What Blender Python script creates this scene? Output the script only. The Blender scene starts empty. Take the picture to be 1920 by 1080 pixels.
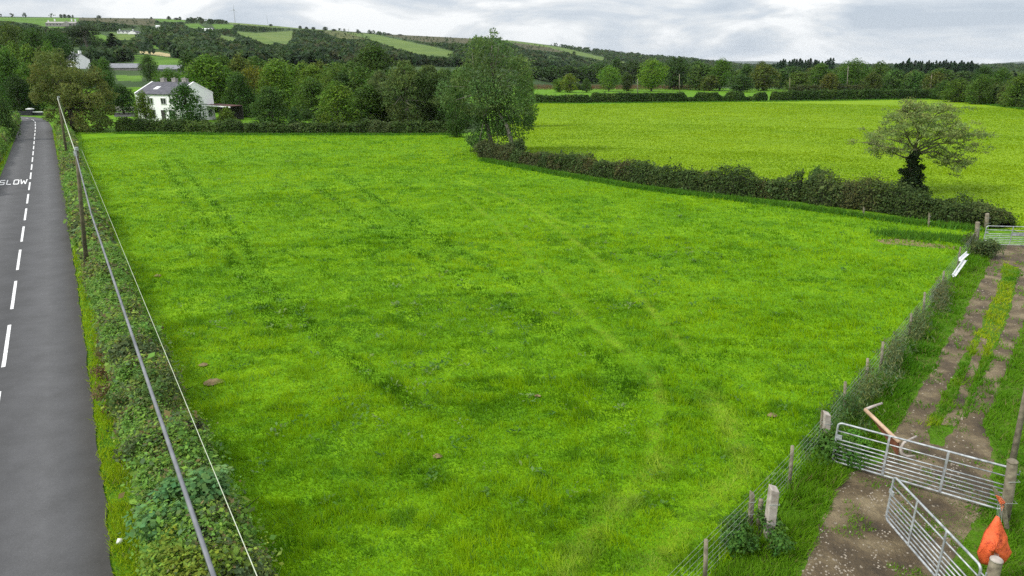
import bpy, math, random
import numpy as np
from mathutils import Vector, Matrix
C = bpy.context.scene.collection
R_ = math.radians
rng = np.random.default_rng(7)
random.seed(7)

# ------------------------------------------------------------------ camera geometry
H = 10.0; PITCH = R_(18.0); F = 1280.0
cp, sp = math.cos(PITCH), math.sin(PITCH)
def ray(px, py):
    a = (np.asarray(px, float)-960)/F; b = -(np.asarray(py, float)-540)/F
    return a, cp+b*sp, -sp+b*cp
def at(px, py, z=0.0):
    a, f, u = ray(px, py); t = (z-H)/u
    return Vector((float(a*t), float(f*t), z))
def atY(px, py, Y):
    a, f, u = ray(px, py); t = Y/f
    return Vector((float(a*t), float(Y), float(H+u*t)))
def proj(x, y, z=0.0):
    dz = z-H; dep = y*cp-dz*sp; dep = np.where(dep < .3, .3, dep); u = y*sp+dz*cp
    return 960+F*x/dep, 540-F*u/dep
def YN(Y): return H/math.tan(math.atan(H/Y)-R_(.4))
def depth(y, z): return y*cp-(z-H)*sp

# ------------------------------------------------------------------ noise
class VN:
    def __init__(s, seed):
        r = np.random.default_rng(seed); s.t = r.random((256, 256))
    def __call__(s, x, y):
        xi = np.floor(x).astype(int); yi = np.floor(y).astype(int)
        fx = x-xi; fy = y-yi; fx = fx*fx*(3-2*fx); fy = fy*fy*(3-2*fy)
        a = s.t[xi & 255, yi & 255]; b = s.t[(xi+1) & 255, yi & 255]
        c = s.t[xi & 255, (yi+1) & 255]; d = s.t[(xi+1) & 255, (yi+1) & 255]
        return (a*(1-fx)+b*fx)*(1-fy)+(c*(1-fx)+d*fx)*fy
_vn = {}
def fbm(x, y, scale, octv=3, seed=1):
    v = _vn.setdefault(seed, VN(seed)); o = 0; amp = 1; tot = 0; f = 1/scale
    for k in range(octv):
        o = o+amp*v(x*f+k*17.3, y*f+k*9.1); tot += amp; amp *= .5; f *= 2.03
    return o/tot
def inpoly(px, py, poly):
    px = np.asarray(px); py = np.asarray(py); ins = np.zeros(px.shape, bool)
    n = len(poly); j = n-1
    for i in range(n):
        xi, yi = poly[i]; xj, yj = poly[j]
        if yi != yj:
            c = ((yi > py) != (yj > py)) & (px < (xj-xi)*(py-yi)/(yj-yi)+xi)
            ins ^= c
        j = i
    return ins

# ------------------------------------------------------------------ objects, meshes
def tag(o, label=None, cat=None, group=None, kind=None):
    if label: o['label'] = label
    if cat: o['category'] = cat
    if group: o['group'] = group
    if kind: o['kind'] = kind
    return o
def link(o, parent=None):
    C.objects.link(o)
    if parent is not None: o.parent = parent
    return o
def empty(name, loc=(0, 0, 0), rz=0, sc=None):
    o = bpy.data.objects.new(name, None); C.objects.link(o)
    o.location = loc; o.rotation_euler = (0, 0, rz); o.empty_display_size = .2
    if sc: o.scale = sc
    return o
class MB:
    def __init__(s): s.v = []; s.f = []
    def add(s, vs, fs):
        n = len(s.v); s.v += [tuple(v) for v in vs]; s.f += [tuple(i+n for i in f) for f in fs]
    def box(s, c, d, rz=0, ry=0, rx=0):
        M = Matrix.Translation(c) @ Matrix.Rotation(rz, 4, 'Z') @ Matrix.Rotation(ry, 4, 'Y') @ Matrix.Rotation(rx, 4, 'X')
        h = [x/2 for x in d]
        vs = [M @ Vector((a*h[0], b*h[1], e*h[2])) for a in (-1, 1) for b in (-1, 1) for e in (-1, 1)]
        s.add(vs, [(0, 1, 3, 2), (4, 6, 7, 5), (0, 4, 5, 1), (2, 3, 7, 6), (0, 2, 6, 4), (1, 5, 7, 3)])
    def prism(s, poly, z0, z1, M=None):
        n = len(poly)
        vs = [Vector((x, y, z)) for z in (z0, z1) for x, y in poly]
        if M is not None: vs = [M @ v for v in vs]
        s.add(vs, [tuple(range(n))[::-1], tuple(range(n, 2*n))]+[(i, (i+1) % n, n+(i+1) % n, n+i) for i in range(n)])
    def tube(s, pts, rad, sides=8, cap=True):
        pts = [Vector(p) for p in pts]; n = len(pts)
        if not hasattr(rad, '__len__'): rad = [rad]*n
        vs = []; ref = None
        for i, p in enumerate(pts):
            d = (pts[min(i+1, n-1)]-pts[max(i-1, 0)])
            if d.length < 1e-9: d = Vector((0, 0, 1))
            d.normalize()
            if ref is None:
                ref = Vector((1, 0, 0)) if abs(d.x) < .8 else Vector((0, 1, 0))
            u = (ref-d*ref.dot(d)); u.normalize(); w = d.cross(u); ref = u
            for k in range(sides):
                a = 2*math.pi*k/sides
                vs.append(p+(u*math.cos(a)+w*math.sin(a))*rad[i])
        fs = [(i*sides+k, i*sides+(k+1) % sides, (i+1)*sides+(k+1) % sides, (i+1)*sides+k) for i in range(n-1) for k in range(sides)]
        if cap: fs += [tuple(range(sides))[::-1], tuple((n-1)*sides+k for k in range(sides))]
        s.add(vs, fs)
    def build(s, name, mat, parent=None, smooth=False, bevel=0):
        me = bpy.data.meshes.new(name); me.from_pydata(s.v, [], s.f); me.update()
        if mat is not None: me.materials.append(mat)
        if smooth:
            me.polygons.foreach_set('use_smooth', [True]*len(me.polygons))
        o = link(bpy.data.objects.new(name, me), parent)
        if bevel:
            b = o.modifiers.new('bevel', 'BEVEL'); b.width = bevel; b.segments = 2; b.limit_method = 'ANGLE'
        return o
def np_mesh(name, V, k, mat, Col=None):
    """V (n,k,3): n polygons of k corners"""
    n = len(V); me = bpy.data.meshes.new(name)
    me.vertices.add(n*k); me.vertices.foreach_set('co', np.ascontiguousarray(V, dtype=np.float32).ravel())
    me.loops.add(n*k); me.loops.foreach_set('vertex_index', np.arange(n*k, dtype=np.int32))
    me.polygons.add(n); me.polygons.foreach_set('loop_start', np.arange(0, n*k, k, dtype=np.int32))
    me.update(calc_edges=True)
    if Col is not None:
        a = me.attributes.new('Col', 'FLOAT_COLOR', 'POINT')
        c = np.ones((n*k, 4), np.float32); c[:, :3] = np.repeat(Col, k, axis=0)
        a.data.foreach_set('color', c.ravel())
    if mat is not None: me.materials.append(mat)
    return me
def sheet(name, pts, z, mat, kind='structure', parent=None):
    m = MB(); m.add([(p[0], p[1], z) for p in pts], [tuple(range(len(pts)))])
    o = m.build(name, mat, parent)
    if o.data.polygons[0].normal.z < 0: o.data.flip_normals()
    if kind: o['kind'] = kind
    return o

# ------------------------------------------------------------------ materials
def new_mat(name):
    m = bpy.data.materials.new(name); m.use_nodes = True
    nt = m.node_tree; b = nt.nodes['Principled BSDF']
    return m, nt, b
def N(nt, t, **kw):
    n = nt.nodes.new(t)
    for k, v in kw.items(): setattr(n, k, v)
    return n
def noise(nt, scale, detail=4, vec=None, rough=.55, dist=0):
    n = N(nt, 'ShaderNodeTexNoise'); n.inputs['Scale'].default_value = scale; n.inputs['Detail'].default_value = detail
    n.inputs['Roughness'].default_value = rough; n.inputs['Distortion'].default_value = dist
    if vec is not None: nt.links.new(vec, n.inputs['Vector'])
    return n
def ramp(nt, src, stops):
    r = N(nt, 'ShaderNodeValToRGB'); e = r.color_ramp.elements
    while len(e) < len(stops): e.new(.5)
    for x, (p, c) in zip(e, stops):
        x.position = p; x.color = (*c, 1) if len(c) == 3 else c
    nt.links.new(src, r.inputs['Fac']); return r
def mixc(nt, fac, a, b, mode='MIX'):
    m = N(nt, 'ShaderNodeMix', data_type='RGBA', blend_type=mode)
    for sock, val in ((m.inputs[0], fac), (m.inputs[6], a), (m.inputs[7], b)):
        if hasattr(val, 'default_value'): nt.links.new(val, sock)
        elif hasattr(val, '__len__'): sock.default_value = (*val, 1) if len(val) == 3 else val
        else: sock.default_value = val
    return m.outputs[2]
def position(nt):
    return N(nt, 'ShaderNodeNewGeometry').outputs['Position']
def objco(nt):
    return N(nt, 'ShaderNodeTexCoord').outputs['Object']
def bump(nt, b, h, strength=.3, dist=.02):
    n = N(nt, 'ShaderNodeBump'); n.inputs['Strength'].default_value = strength; n.inputs['Distance'].default_value = dist
    nt.links.new(h, n.inputs['Height']); nt.links.new(n.outputs['Normal'], b.inputs['Normal'])
def simple(name, c1, c2, scale=3, rough=.7, metal=0, detail=6, bmp=.2, bd=.01, spec=.4, world=False, lo=.35, hi=.65):
    m, nt, b = new_mat(name)
    v = position(nt) if world else objco(nt)
    n = noise(nt, scale, detail, v)
    r = ramp(nt, n.outputs['Fac'], [(lo, c1), (hi, c2)])
    nt.links.new(r.outputs['Color'], b.inputs['Base Color'])
    b.inputs['Roughness'].default_value = rough; b.inputs['Metallic'].default_value = metal
    b.inputs['Specular IOR Level'].default_value = spec
    if bmp: bump(nt, b, noise(nt, scale*4, 6, v).outputs['Fac'], bmp, bd)
    return m
def leaf_mat(name, trans=.3, rough=.55, spec=.25):
    m, nt, b = new_mat(name)
    a = N(nt, 'ShaderNodeAttribute', attribute_name='Col')
    oi = N(nt, 'ShaderNodeObjectInfo')
    c = mixc(nt, 1.0, a.outputs['Color'], oi.outputs['Color'], 'MULTIPLY')
    nt.links.new(c, b.inputs['Base Color']); b.inputs['Roughness'].default_value = rough
    b.inputs['Specular IOR Level'].default_value = spec
    t = N(nt, 'ShaderNodeBsdfTranslucent'); nt.links.new(c, t.inputs['Color'])
    mx = N(nt, 'ShaderNodeMixShader'); mx.inputs[0].default_value = trans
    nt.links.new(b.outputs[0], mx.inputs[1]); nt.links.new(t.outputs[0], mx.inputs[2])
    nt.links.new(mx.outputs[0], nt.nodes['Material Output'].inputs['Surface'])
    return m
def grass_ground(name, stops, s1=.25, s2=2.2, s3=14):
    m, nt, b = new_mat(name); v = position(nt)
    n1 = noise(nt, s1, 3, v); n2 = noise(nt, s2, 5, v); n3 = noise(nt, s3, 4, v)
    add = N(nt, 'ShaderNodeMath', operation='MULTIPLY_ADD'); add.inputs[1].default_value = .5
    nt.links.new(n2.outputs['Fac'], add.inputs[0])
    h = N(nt, 'ShaderNodeMath', operation='MULTIPLY'); h.inputs[1].default_value = .5
    nt.links.new(n1.outputs['Fac'], h.inputs[0]); nt.links.new(h.outputs[0], add.inputs[2])
    r = ramp(nt, add.outputs[0], stops)
    nt.links.new(r.outputs['Color'], b.inputs['Base Color'])
    b.inputs['Roughness'].default_value = .85; b.inputs['Specular IOR Level'].default_value = .1
    mm = N(nt, 'ShaderNodeMath', operation='ADD'); nt.links.new(n2.outputs['Fac'], mm.inputs[0]); nt.links.new(n3.outputs['Fac'], mm.inputs[1])
    bump(nt, b, mm.outputs[0], .9, .12)
    return m

M = {}
M['leaf'] = leaf_mat('leaf', .40, .6, .12)
M['blade'] = leaf_mat('grass_blade', .42, .55, .10)
M['bark'] = simple('bark', (.035, .028, .02), (.10, .085, .06), 5, .9, bmp=.5, bd=.03)
M['lichen_bark'] = simple('lichen_bark', (.07, .065, .035), (.15, .15, .08), 5, .9, bmp=.4, bd=.03)
M['pale_bark'] = simple('pale_bark', (.10, .09, .07), (.24, .22, .18), 4, .85, bmp=.4, bd=.03)
M['twig'] = simple('twig', (.018, .022, .009), (.036, .045, .017), 6, .95, bmp=.5, bd=.05)
M['wood'] = simple('weathered_wood', (.10, .085, .06), (.24, .21, .15), 6, .85, bmp=.4, bd=.01)
M['pole_wood'] = simple('pole_wood', (.11, .095, .06), (.22, .19, .12), 4, .85, bmp=.3, bd=.01)
M['dark_pole'] = simple('dark_pole_wood', (.055, .048, .028), (.12, .105, .06), 4, .9, bmp=.3, bd=.01)
M['concrete'] = simple('concrete', (.25, .21, .18), (.42, .38, .34), 7, .9, bmp=.4, bd=.01)
M['galv'] = simple('galvanised_steel', (.21, .225, .235), (.46, .485, .50), 7, .5, .3, bmp=.05, bd=.002)
M['rust'] = simple('rusty_steel', (.10, .035, .018), (.20, .075, .04), 5, .75, .1, bmp=.3, bd=.005)
M['tan'] = simple('pale_rim_paint', (.36, .24, .15), (.48, .34, .23), 6, .6, .0, bmp=.1)
M['white_metal'] = simple('white_metal', (.62, .63, .66), (.80, .81, .82), 4, .4, .0, bmp=.05)
M['orange'] = simple('orange_plastic', (.40, .045, .02), (.80, .13, .04), 16, .55, 0, bmp=.5, bd=.03, lo=.30, hi=.50)
M['twine'] = simple('orange_twine', (.65, .12, .04), (.8, .22, .08), 9, .7, 0, bmp=0)
M['whitewash'] = simple('white_render', (.82, .83, .84), (.90, .90, .90), 1.2, .85, bmp=.1)
M['slate'] = simple('slate_roof', (.042, .043, .055), (.095, .094, .11), 1.6, .65, bmp=.3, bd=.02)
M['stone'] = simple('grey_stone', (.20, .19, .18), (.36, .34, .32), 2.5, .9, bmp=.4, bd=.03)
M['glass'] = simple('dark_window_glass', (.012, .014, .017), (.03, .034, .04), .7, .08, 0, bmp=0, spec=.6)
M['frame'] = simple('window_frame_paint', (.5, .5, .5), (.65, .65, .65), 3, .5, bmp=0)
M['black_paint'] = simple('black_painted_wall', (.008, .009, .013), (.018, .02, .028), 2, .6, bmp=.1)
M['white_paint'] = simple('white_coping_paint', (.72, .72, .72), (.82, .82, .82), 3, .6, bmp=.05)
M['redroof'] = simple('dark_red_felt', (.05, .02, .018), (.10, .04, .035), 2, .8, bmp=.2)
M['sheet_roof'] = simple('grey_sheet_roof', (.13, .135, .15), (.21, .215, .235), 1.5, .5, bmp=.1)
M['darkgap'] = simple('dark_timber_and_shade', (.02, .018, .016), (.05, .045, .04), 2, .8, bmp=.1)  # dark door and post timber; also painted shade at the lean-to back
M['cable'] = simple('cable_sheath', (.10, .105, .12), (.18, .185, .20), 3, .5, bmp=0)
M['pale_cable'] = simple('pale_cable_sheath', (.40, .44, .32), (.50, .54, .42), 3, .5, bmp=0)
M['wire'] = simple('fence_wire', (.20, .23, .20), (.33, .36, .33), 5, .6, .3, bmp=0)
m, nt, b = new_mat('road_paint'); v = position(nt)
c = ramp(nt, noise(nt, 11, 6, v, .7).outputs['Fac'], [(.36, (.16, .16, .16)), (.44, (.60, .60, .59)), (.6, (.80, .80, .79))]).outputs['Color']
nt.links.new(c, b.inputs['Base Color']); b.inputs['Roughness'].default_value = .6; M['marking'] = m
M['soil'] = simple('bare_soil', (.12, .085, .04), (.24, .185, .09), 9, .95, bmp=.6, bd=.04, world=True)
M['litter'] = simple('white_plastic', (.7, .7, .7), (.85, .85, .85), 5, .4, bmp=0)

# asphalt with paler tyre lanes along the road (UV u = across the road)
m, nt, b = new_mat('asphalt'); v = position(nt)
uv = N(nt, 'ShaderNodeUVMap').outputs['UV']; sx = N(nt, 'ShaderNodeSeparateXYZ'); nt.links.new(uv, sx.inputs[0])
wob = noise(nt, .35, 3, v)
ma = N(nt, 'ShaderNodeMath', operation='MULTIPLY_ADD'); ma.inputs[1].default_value = .06; nt.links.new(wob.outputs['Fac'], ma.inputs[0]); nt.links.new(sx.outputs[0], ma.inputs[2])
lane = ramp(nt, ma.outputs[0], [(0, (0.0400, 0.0384, 0.0352)), (.09, (0.0576, 0.0576, 0.0584)), (.24, (0.0736, 0.0736, 0.0760)), (.36, (0.0560, 0.0560, 0.0576)), (.50, (0.0480, 0.0480, 0.0496)), (.56, (0.0536, 0.0536, 0.0552)), (.66, (0.0640, 0.0640, 0.0664)), (.79, (0.0768, 0.0768, 0.0792)), (.90, (0.0592, 0.0592, 0.0608)), (1, (0.0400, 0.0384, 0.0352))])
fine = noise(nt, 34, 8, v, .8); big = noise(nt, .8, 7, v, .65)
c = mixc(nt, .8, lane.outputs['Color'], ramp(nt, fine.outputs['Fac'], [(.3, (.35, .35, .35)), (.72, (.75, .75, .75))]).outputs['Color'], 'OVERLAY')
c = mixc(nt, .6, c, ramp(nt, big.outputs['Fac'], [(.35, (.38, .38, .37)), (.65, (.62, .62, .62))]).outputs['Color'], 'OVERLAY')
nt.links.new(c, b.inputs['Base Color']); b.inputs['Roughness'].default_value = .75; b.inputs['Specular IOR Level'].default_value = .3
bump(nt, b, fine.outputs['Fac'], .35, .01); M['asphalt'] = m

# track: wet mud and pale stones
m, nt, b = new_mat('track_mud'); v = position(nt)
n1 = noise(nt, .9, 6, v); n2 = noise(nt, 9, 6, v, .65)
vo = N(nt, 'ShaderNodeTexVoronoi'); vo.inputs['Scale'].default_value = 11; nt.links.new(v, vo.inputs['Vector'])
c = ramp(nt, n1.outputs['Fac'], [(.32, (.042, .028, .012)), (.47, (.092, .064, .030)), (.56, (.145, .108, .055)), (.68, (.22, .172, .095))]).outputs['Color']
c = mixc(nt, .6, c, ramp(nt, n2.outputs['Fac'], [(.3, (.3, .3, .3)), (.7, (.68, .68, .68))]).outputs['Color'], 'OVERLAY')
st = ramp(nt, vo.outputs['Color'], [(.80, (0, 0, 0)), (.86, (1, 1, 1))])
sd = ramp(nt, vo.outputs['Distance'], [(.30, (1, 1, 1)), (.42, (0, 0, 0))])
f = mixc(nt, 1.0, st.outputs['Color'], sd.outputs['Color'], 'MULTIPLY')
c = mixc(nt, f, c, (.27, .23, .17))
nt.links.new(c, b.inputs['Base Color']); b.inputs['Roughness'].default_value = .8
bump(nt, b, n2.outputs['Fac'], 1.0, .12); M['mud'] = m

M['g_ground'] = grass_ground('meadow_ground', [(.35, (.05, .13, .008)), (.5, (.09, .21, .008)), (.65, (.16, .30, .008))])
M['g_near'] = grass_ground('near_pasture', [(.36, (.07, .18, .003)), (.5, (.11, .25, .003)), (.64, (.17, .32, .004))], .3, 1.6, 9)
M['g_right'] = grass_ground('yellow_pasture', [(.36, (.12, .22, .003)), (.5, (.155, .26, .003)), (.64, (.19, .30, .004))], .12, 1.1, 6)
for k, s in dict(h_bright=[(.38, (.055, .125, .014)), (.62, (.095, .185, .02))], h_pasture=[(.38, (.075, .125, .03)), (.62, (.115, .17, .035))],
                 h_pale=[(.38, (.09, .14, .035)), (.62, (.13, .175, .045))], h_heath=[(.38, (.050, .055, .026)), (.62, (.085, .080, .038))],
                 h_straw=[(.38, (.30, .25, .12)), (.62, (.38, .32, .17))], h_olive=[(.38, (.06, .075, .02)), (.62, (.10, .11, .035))],
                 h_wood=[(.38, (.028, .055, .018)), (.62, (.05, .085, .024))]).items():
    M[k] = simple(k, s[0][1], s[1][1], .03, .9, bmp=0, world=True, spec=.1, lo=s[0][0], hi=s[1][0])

# ------------------------------------------------------------------ terrain height
SKY = [(-600, 30), (-100, 31), (0, 31), (150, 33), (300, 35), (380, 39), (440, 43), (520, 49), (560, 53), (640, 58), (720, 64), (800, 68), (880, 72), (960, 76), (1010, 82), (1060, 88), (1120, 96), (1180, 102), (1240, 108), (1300, 112.5), (1345, 118), (1400, 124.2), (1600, 124.4), (3000, 124.4)]
_az = []; _hs = []; R1 = 1800.0
for px_, py_ in SKY:
    a, f, u = ray(px_, py_); _az.append(math.atan2(a, f)); _hs.append(max(0., H+float(u)/math.hypot(a, f)*R1))
_r0x = [math.atan2((q-960)/F, cp) for q in (-800, 300, 700, 1000, 1250, 3000)]; _r0 = [205, 205, 200, 350, 900, 1200]
def gz(x, y):
    x = np.asarray(x, float); y = np.asarray(y, float)
    r = np.hypot(x, y); az = np.arctan2(x, y)
    hs = np.interp(az, _az, _hs); r0 = np.interp(az, _r0x, _r0)
    fall = np.clip((2.6-np.abs(az))/1.2, 0, 1)
    s = np.clip((r-r0)/(R1-r0), 0, 1)
    z = hs*fall*(.72*s+.28*s*s*(3-2*s))
    und = (fbm(x+500, y+900, 210, 2, 31)-.5)*9*np.clip(s*4, 0, 1)*(1-np.clip(s*1.25-.25, 0, 1))
    z = z+und*np.clip(hs/40, 0, 1)
    return np.where(r > R1, z*(1-.25*np.clip((r-R1)/1200, 0, 1)), z)
_RR = np.concatenate([np.linspace(60, 400, 120), np.geomspace(405, 2300, 260)])
def hit(px, py):
    px = np.atleast_1d(np.asarray(px, float)); py = np.atleast_1d(np.asarray(py, float))
    a, f, u = ray(px, py); h = np.hypot(a, f)
    X = _RR[None]*(a/h)[:, None]; Y = _RR[None]*(f/h)[:, None]; Z = H+_RR[None]*(u/h)[:, None]
    d = Z-gz(X, Y); below = d < 0
    i = np.where(below.any(1), below.argmax(1), len(_RR)-1); i = np.maximum(i, 1)
    k = np.arange(len(px)); d0 = d[k, i-1]; d1 = d[k, i]; t = np.clip(d0/(d0-d1+1e-9), 0, 1)
    r = _RR[i-1]+(_RR[i]-_RR[i-1])*t
    x = r*a/h; y = r*f/h
    return x, y, gz(x, y), below.any(1)
def hit1(px, py):
    x, y, z, ok = hit(px, py); return Vector((float(x[0]), float(y[0]), float(z[0])))

# ------------------------------------------------------------------ ground and hills
m = MB(); rings = [0, 30, 80, 200, 600, 2000, 9000]; seg = 48; vs = [(0, 0, -.03)]
for r in rings[1:]:
    vs += [(r*math.sin(2*math.pi*k/seg), r*math.cos(2*math.pi*k/seg), -.03) for k in range(seg)]
fs = [(0, 1+(k+1) % seg, 1+k) for k in range(seg)]
for q in range(len(rings)-2):
    o = 1+q*seg; fs += [(o+k, o+(k+1) % seg, o+seg+(k+1) % seg, o+seg+k) for k in range(seg)]
m.add(vs, fs); g = m.build('ground', M['g_ground']); tag(g, 'flat green grassland stretching away under the whole scene', 'ground', kind='structure')

LAND = [  # fields of the hillside, in order of priority
 ('h_bright', [(-120, 32), (148, 33.5), (148, 46), (122, 52), (96, 53), (60, 44), (0, 38.5), (-120, 38)]),
 ('h_bright', [(158, 55), (180, 59), (206, 71), (204, 84), (186, 79), (165, 69)]),
 ('h_pasture', [(205, 60), (264, 66), (262, 74), (214, 76)]),
 ('h_straw', [(262, 96), (300, 98), (348, 105), (318, 106.5), (262, 99.5)]),
 ('h_bright', [(250, 102), (300, 106), (362, 113), (354, 127), (300, 123), (252, 119)]),
 ('h_bright', [(276, 84), (301, 86), (299, 92), (276, 89)]),
 ('h_bright', [(288, 35), (340, 36), (352, 41), (300, 41)]),
 ('h_bright', [(345, 45), (372, 44), (385, 53), (355, 53)]),
 ('h_bright', [(398, 45), (438, 46), (438, 54), (402, 54)]),
 ('h_pasture', [(403, 63), (445, 72), (449, 79), (430, 77), (405, 69)]),
 ('h_pasture', [(438, 58), (480, 62), (522, 83), (506, 86), (454, 67)]),
 ('h_pale', [(478, 62), (549, 58), (547, 83), (525, 83), (490, 68)]),
 ('h_pasture', [(646, 61), (700, 64), (760, 77), (820, 89), (852, 97), (846, 109), (790, 104), (740, 91), (690, 73)]),
 ('h_pale', [(430, 42), (520, 48), (640, 57), (640, 59), (520, 52), (430, 45)]),
 ('h_pasture', [(940, 74), (1000, 80), (1060, 91), (1138, 109), (1128, 113), (1085, 104), (1030, 89), (940, 77)]),
 ('h_pasture', [(598, 102), (652, 108), (647, 113), (598, 108)]),
 ('h_heath', [(148, 33), (292, 35), (290, 49), (240, 46), (190, 41), (148, 38)]),
 ('h_heath', [(715, 65), (885, 70), (885, 82), (800, 79)]),
 ('h_heath', [(950, 78), (1020, 85), (1064, 99), (990, 93)]),
 ('h_olive', [(598, 57), (682, 62), (704, 73), (640, 73)]),
 ('h_pale', [(1012, 103), (1060, 112), (1060, 116), (1012, 107)]),
 ('h_pale', [(1150, 112), (1172, 116), (1168, 119), (1150, 116)]),
 ('h_straw', [(-120, 74), (14, 76), (34, 87), (-120, 89)]),
 ('h_bright', [(218, 141), (270, 142), (266, 153), (222, 151)]),
]
azs = np.concatenate([np.linspace(-math.pi, -.80, 40)[:-1], np.arange(-.80, .16, .0012), np.linspace(.16, .9, 40), np.linspace(.9, math.pi, 20)[1:]])
rs = np.concatenate([np.linspace(160, 400, 60), np.geomspace(404, 1800, 170), [1830, 1900, 2100, 2600, 3200]])
A, Rr = np.meshgrid(azs, rs, indexing='ij'); X = Rr*np.sin(A); Y = Rr*np.cos(A); Z = gz(X, Y)
Z[:, -1] = -.5
na, nr = A.shape; V = np.stack([X, Y, Z], -1).reshape(-1, 3)
i = np.arange(na-1)[:, None]*nr+np.arange(nr-1)[None]
Fq = np.stack([i, i+1, i+nr+1, i+nr], -1).reshape(-1, 4)
me = bpy.data.meshes.new('hills'); me.vertices.add(len(V)); me.vertices.foreach_set('co', V.astype(np.float32).ravel())
me.loops.add(Fq.size); me.loops.foreach_set('vertex_index', Fq.astype(np.int32).ravel())
me.polygons.add(len(Fq)); me.polygons.foreach_set('loop_start', np.arange(0, Fq.size, 4, dtype=np.int32))
fc = V[Fq].mean(1); fx, fy = proj(fc[:, 0], fc[:, 1], fc[:, 2])
keys = ['h_wood', 'h_bright', 'h_pasture', 'h_pale', 'h_heath', 'h_straw', 'h_olive', 'g_ground']
for k in keys: me.materials.append(M[k])
mi = np.zeros(len(Fq), np.int32)
front = fc[:, 1] > 50
mi[~front] = 7
rad = np.hypot(fc[:, 0], fc[:, 1]); mi[(rad < 265) | ((fx > 960) & (rad < 352))] = 7
done = np.zeros(len(Fq), bool)
jx = fx+(fbm(fc[:, 0], fc[:, 1], 30, 2, 5)-.5)*4
for k, poly in LAND:
    q = inpoly(jx, fy, poly) & front & ~done; mi[q] = keys.index(k); done |= q
me.polygons.foreach_set('material_index', mi); me.update(calc_edges=True)
me.polygons.foreach_set('use_smooth', np.ones(len(Fq), bool))
o = link(bpy.data.objects.new('hills', me)); tag(o, 'long green hillside of small fields and woods along the horizon', 'hills', kind='structure')

m = MB()   # far ridges beyond the plain
def ridge(pts, Yf, thick):
    top = [atY(a, b, Yf) for a, b in pts]; n = len(top); vs = []
    for p in top:
        s = 1.0
        vs += [(p.x*.93, p.y-thick, -3), (p.x*.97, p.y-thick*.45, p.z*.62), (p.x, p.y, p.z), (p.x*1.05, p.y+thick, -3)]
    fs = [(i*4+k, i*4+k+1, i*4+5+k, i*4+4+k) for i in range(n-1) for k in range(3)]
    m.add(vs, fs)
ridge([(1180, 118), (1300, 115), (1345, 114), (1390, 115), (1430, 114.5), (1480, 116), (1600, 119)], 6500, 1500)
ridge([(1700, 130), (1780, 127), (1850, 121), (1890, 117.5), (1925, 114.5), (1980, 110), (2060, 106), (2200, 104)], 5200, 1400)
M['far_ridge'] = simple('far_moorland', (.045, .065, .06), (.085, .105, .085), .004, .95, bmp=0, world=True, spec=.1)
o = m.build('hills', M['far_ridge'], smooth=True); tag(o, 'low bluish hills far beyond the right field', 'hills', kind='structure')

# ------------------------------------------------------------------ flat fields, road, track
FIELD = [(640, 1300), (545, 1140), (478, 1000), (340, 770), (245, 570), (196, 400), (165, 320), (152, 251), (860, 251), (905, 298), (1000, 320), (1200, 354), (1450, 384), (1700, 418), (1850, 430), (1836, 452), (1790, 506), (1720, 604), (1655, 692), (1545, 838), (1482, 912), (1440, 995), (1322, 1090), (1200, 1200), (1100, 1300)]
RFIELD = [(880, 284), (1000, 193), (1105, 195.5), (1300, 191.5), (1500, 189), (1760, 184), (1840, 192), (1920, 204), (2150, 240), (2600, 330), (2300, 480), (1960, 452), (1900, 432), (1850, 418), (1600, 388), (1300, 352), (1100, 320), (1000, 305)]
TRACKSIDE = [(1322, 1090), (1440, 1000), (1490, 910), (1550, 838), (1660, 696), (1725, 606), (1795, 508), (1838, 452), (1925, 468), (2100, 500), (2300, 700), (2300, 1250), (1160, 1250)]
o = sheet('field', [at(*p) for p in FIELD], .004, M['g_near']); tag(o, 'lush green pasture field filling the middle of the picture', 'field')
o = sheet('field', [at(*p) for p in RFIELD], .004, M['g_right']); tag(o, 'yellow green pasture field beyond the low dark hedge', 'field')

RE = [(232, 1200), (215, 1080), (197, 930), (180, 800), (163, 660), (148, 560), (136, 470), (127, 400), (116, 335), (107, 290), (101, 258), (97, 238), (92, 229), (82, 222.5), (60, 219), (20, 217.5), (-60, 217)]
CE = [(-75, 1200), (-60, 1080), (-42, 930), (-12, 800), (9, 675), (24, 570), (37, 478), (47, 410), (56, 345), (61.5, 295), (64.5, 262), (66.5, 240), (66, 229), (62, 224.8), (48, 221.8), (18, 220), (-60, 219.4)]
RW = [at(*p) for p in RE]; CW = [at(*p) for p in CE]
LW = []
for r, c in zip(RW, CW): LW.append(c*2-r)
for k in range(len(LW)-5, len(LW)):
    LW[k] = CW[k]+(CW[k]-RW[k]).normalized()*3.2
m = MB(); vs = []; uvs = []
def dense(P, k=9):
    return [a.lerp(b2, q/k) for a, b2 in zip(P, P[1:]) for q in range(k)]+[P[-1]]
RD, CD, LD = dense(RW), dense(CW), dense(LW)
for r, c, l in zip(RD, CD, LD):
    r = r+(r-c).normalized()*random.uniform(-.07, .05)
    
    vs += [(l.x, l.y, .010), (c.x, c.y, .025), (r.x, r.y, .010)]; uvs += [0, .5, 1]
n = len(RD); fs = []
for k in range(n-1):
    fs += [(3*k, 3*k+1, 3*k+4, 3*k+3), (3*k+1, 3*k+2, 3*k+5, 3*k+4)]
m.add(vs, fs); road = m.build('road', M['asphalt'])
ul = road.data.uv_layers.new(name='UVMap')
for lp in road.data.loops: ul.data[lp.index].uv = (uvs[lp.vertex_index], 0)
if road.data.polygons[0].normal.z < 0: road.data.flip_normals()
tag(road, 'grey asphalt country road bending away at the far end', 'road', kind='structure')
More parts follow.
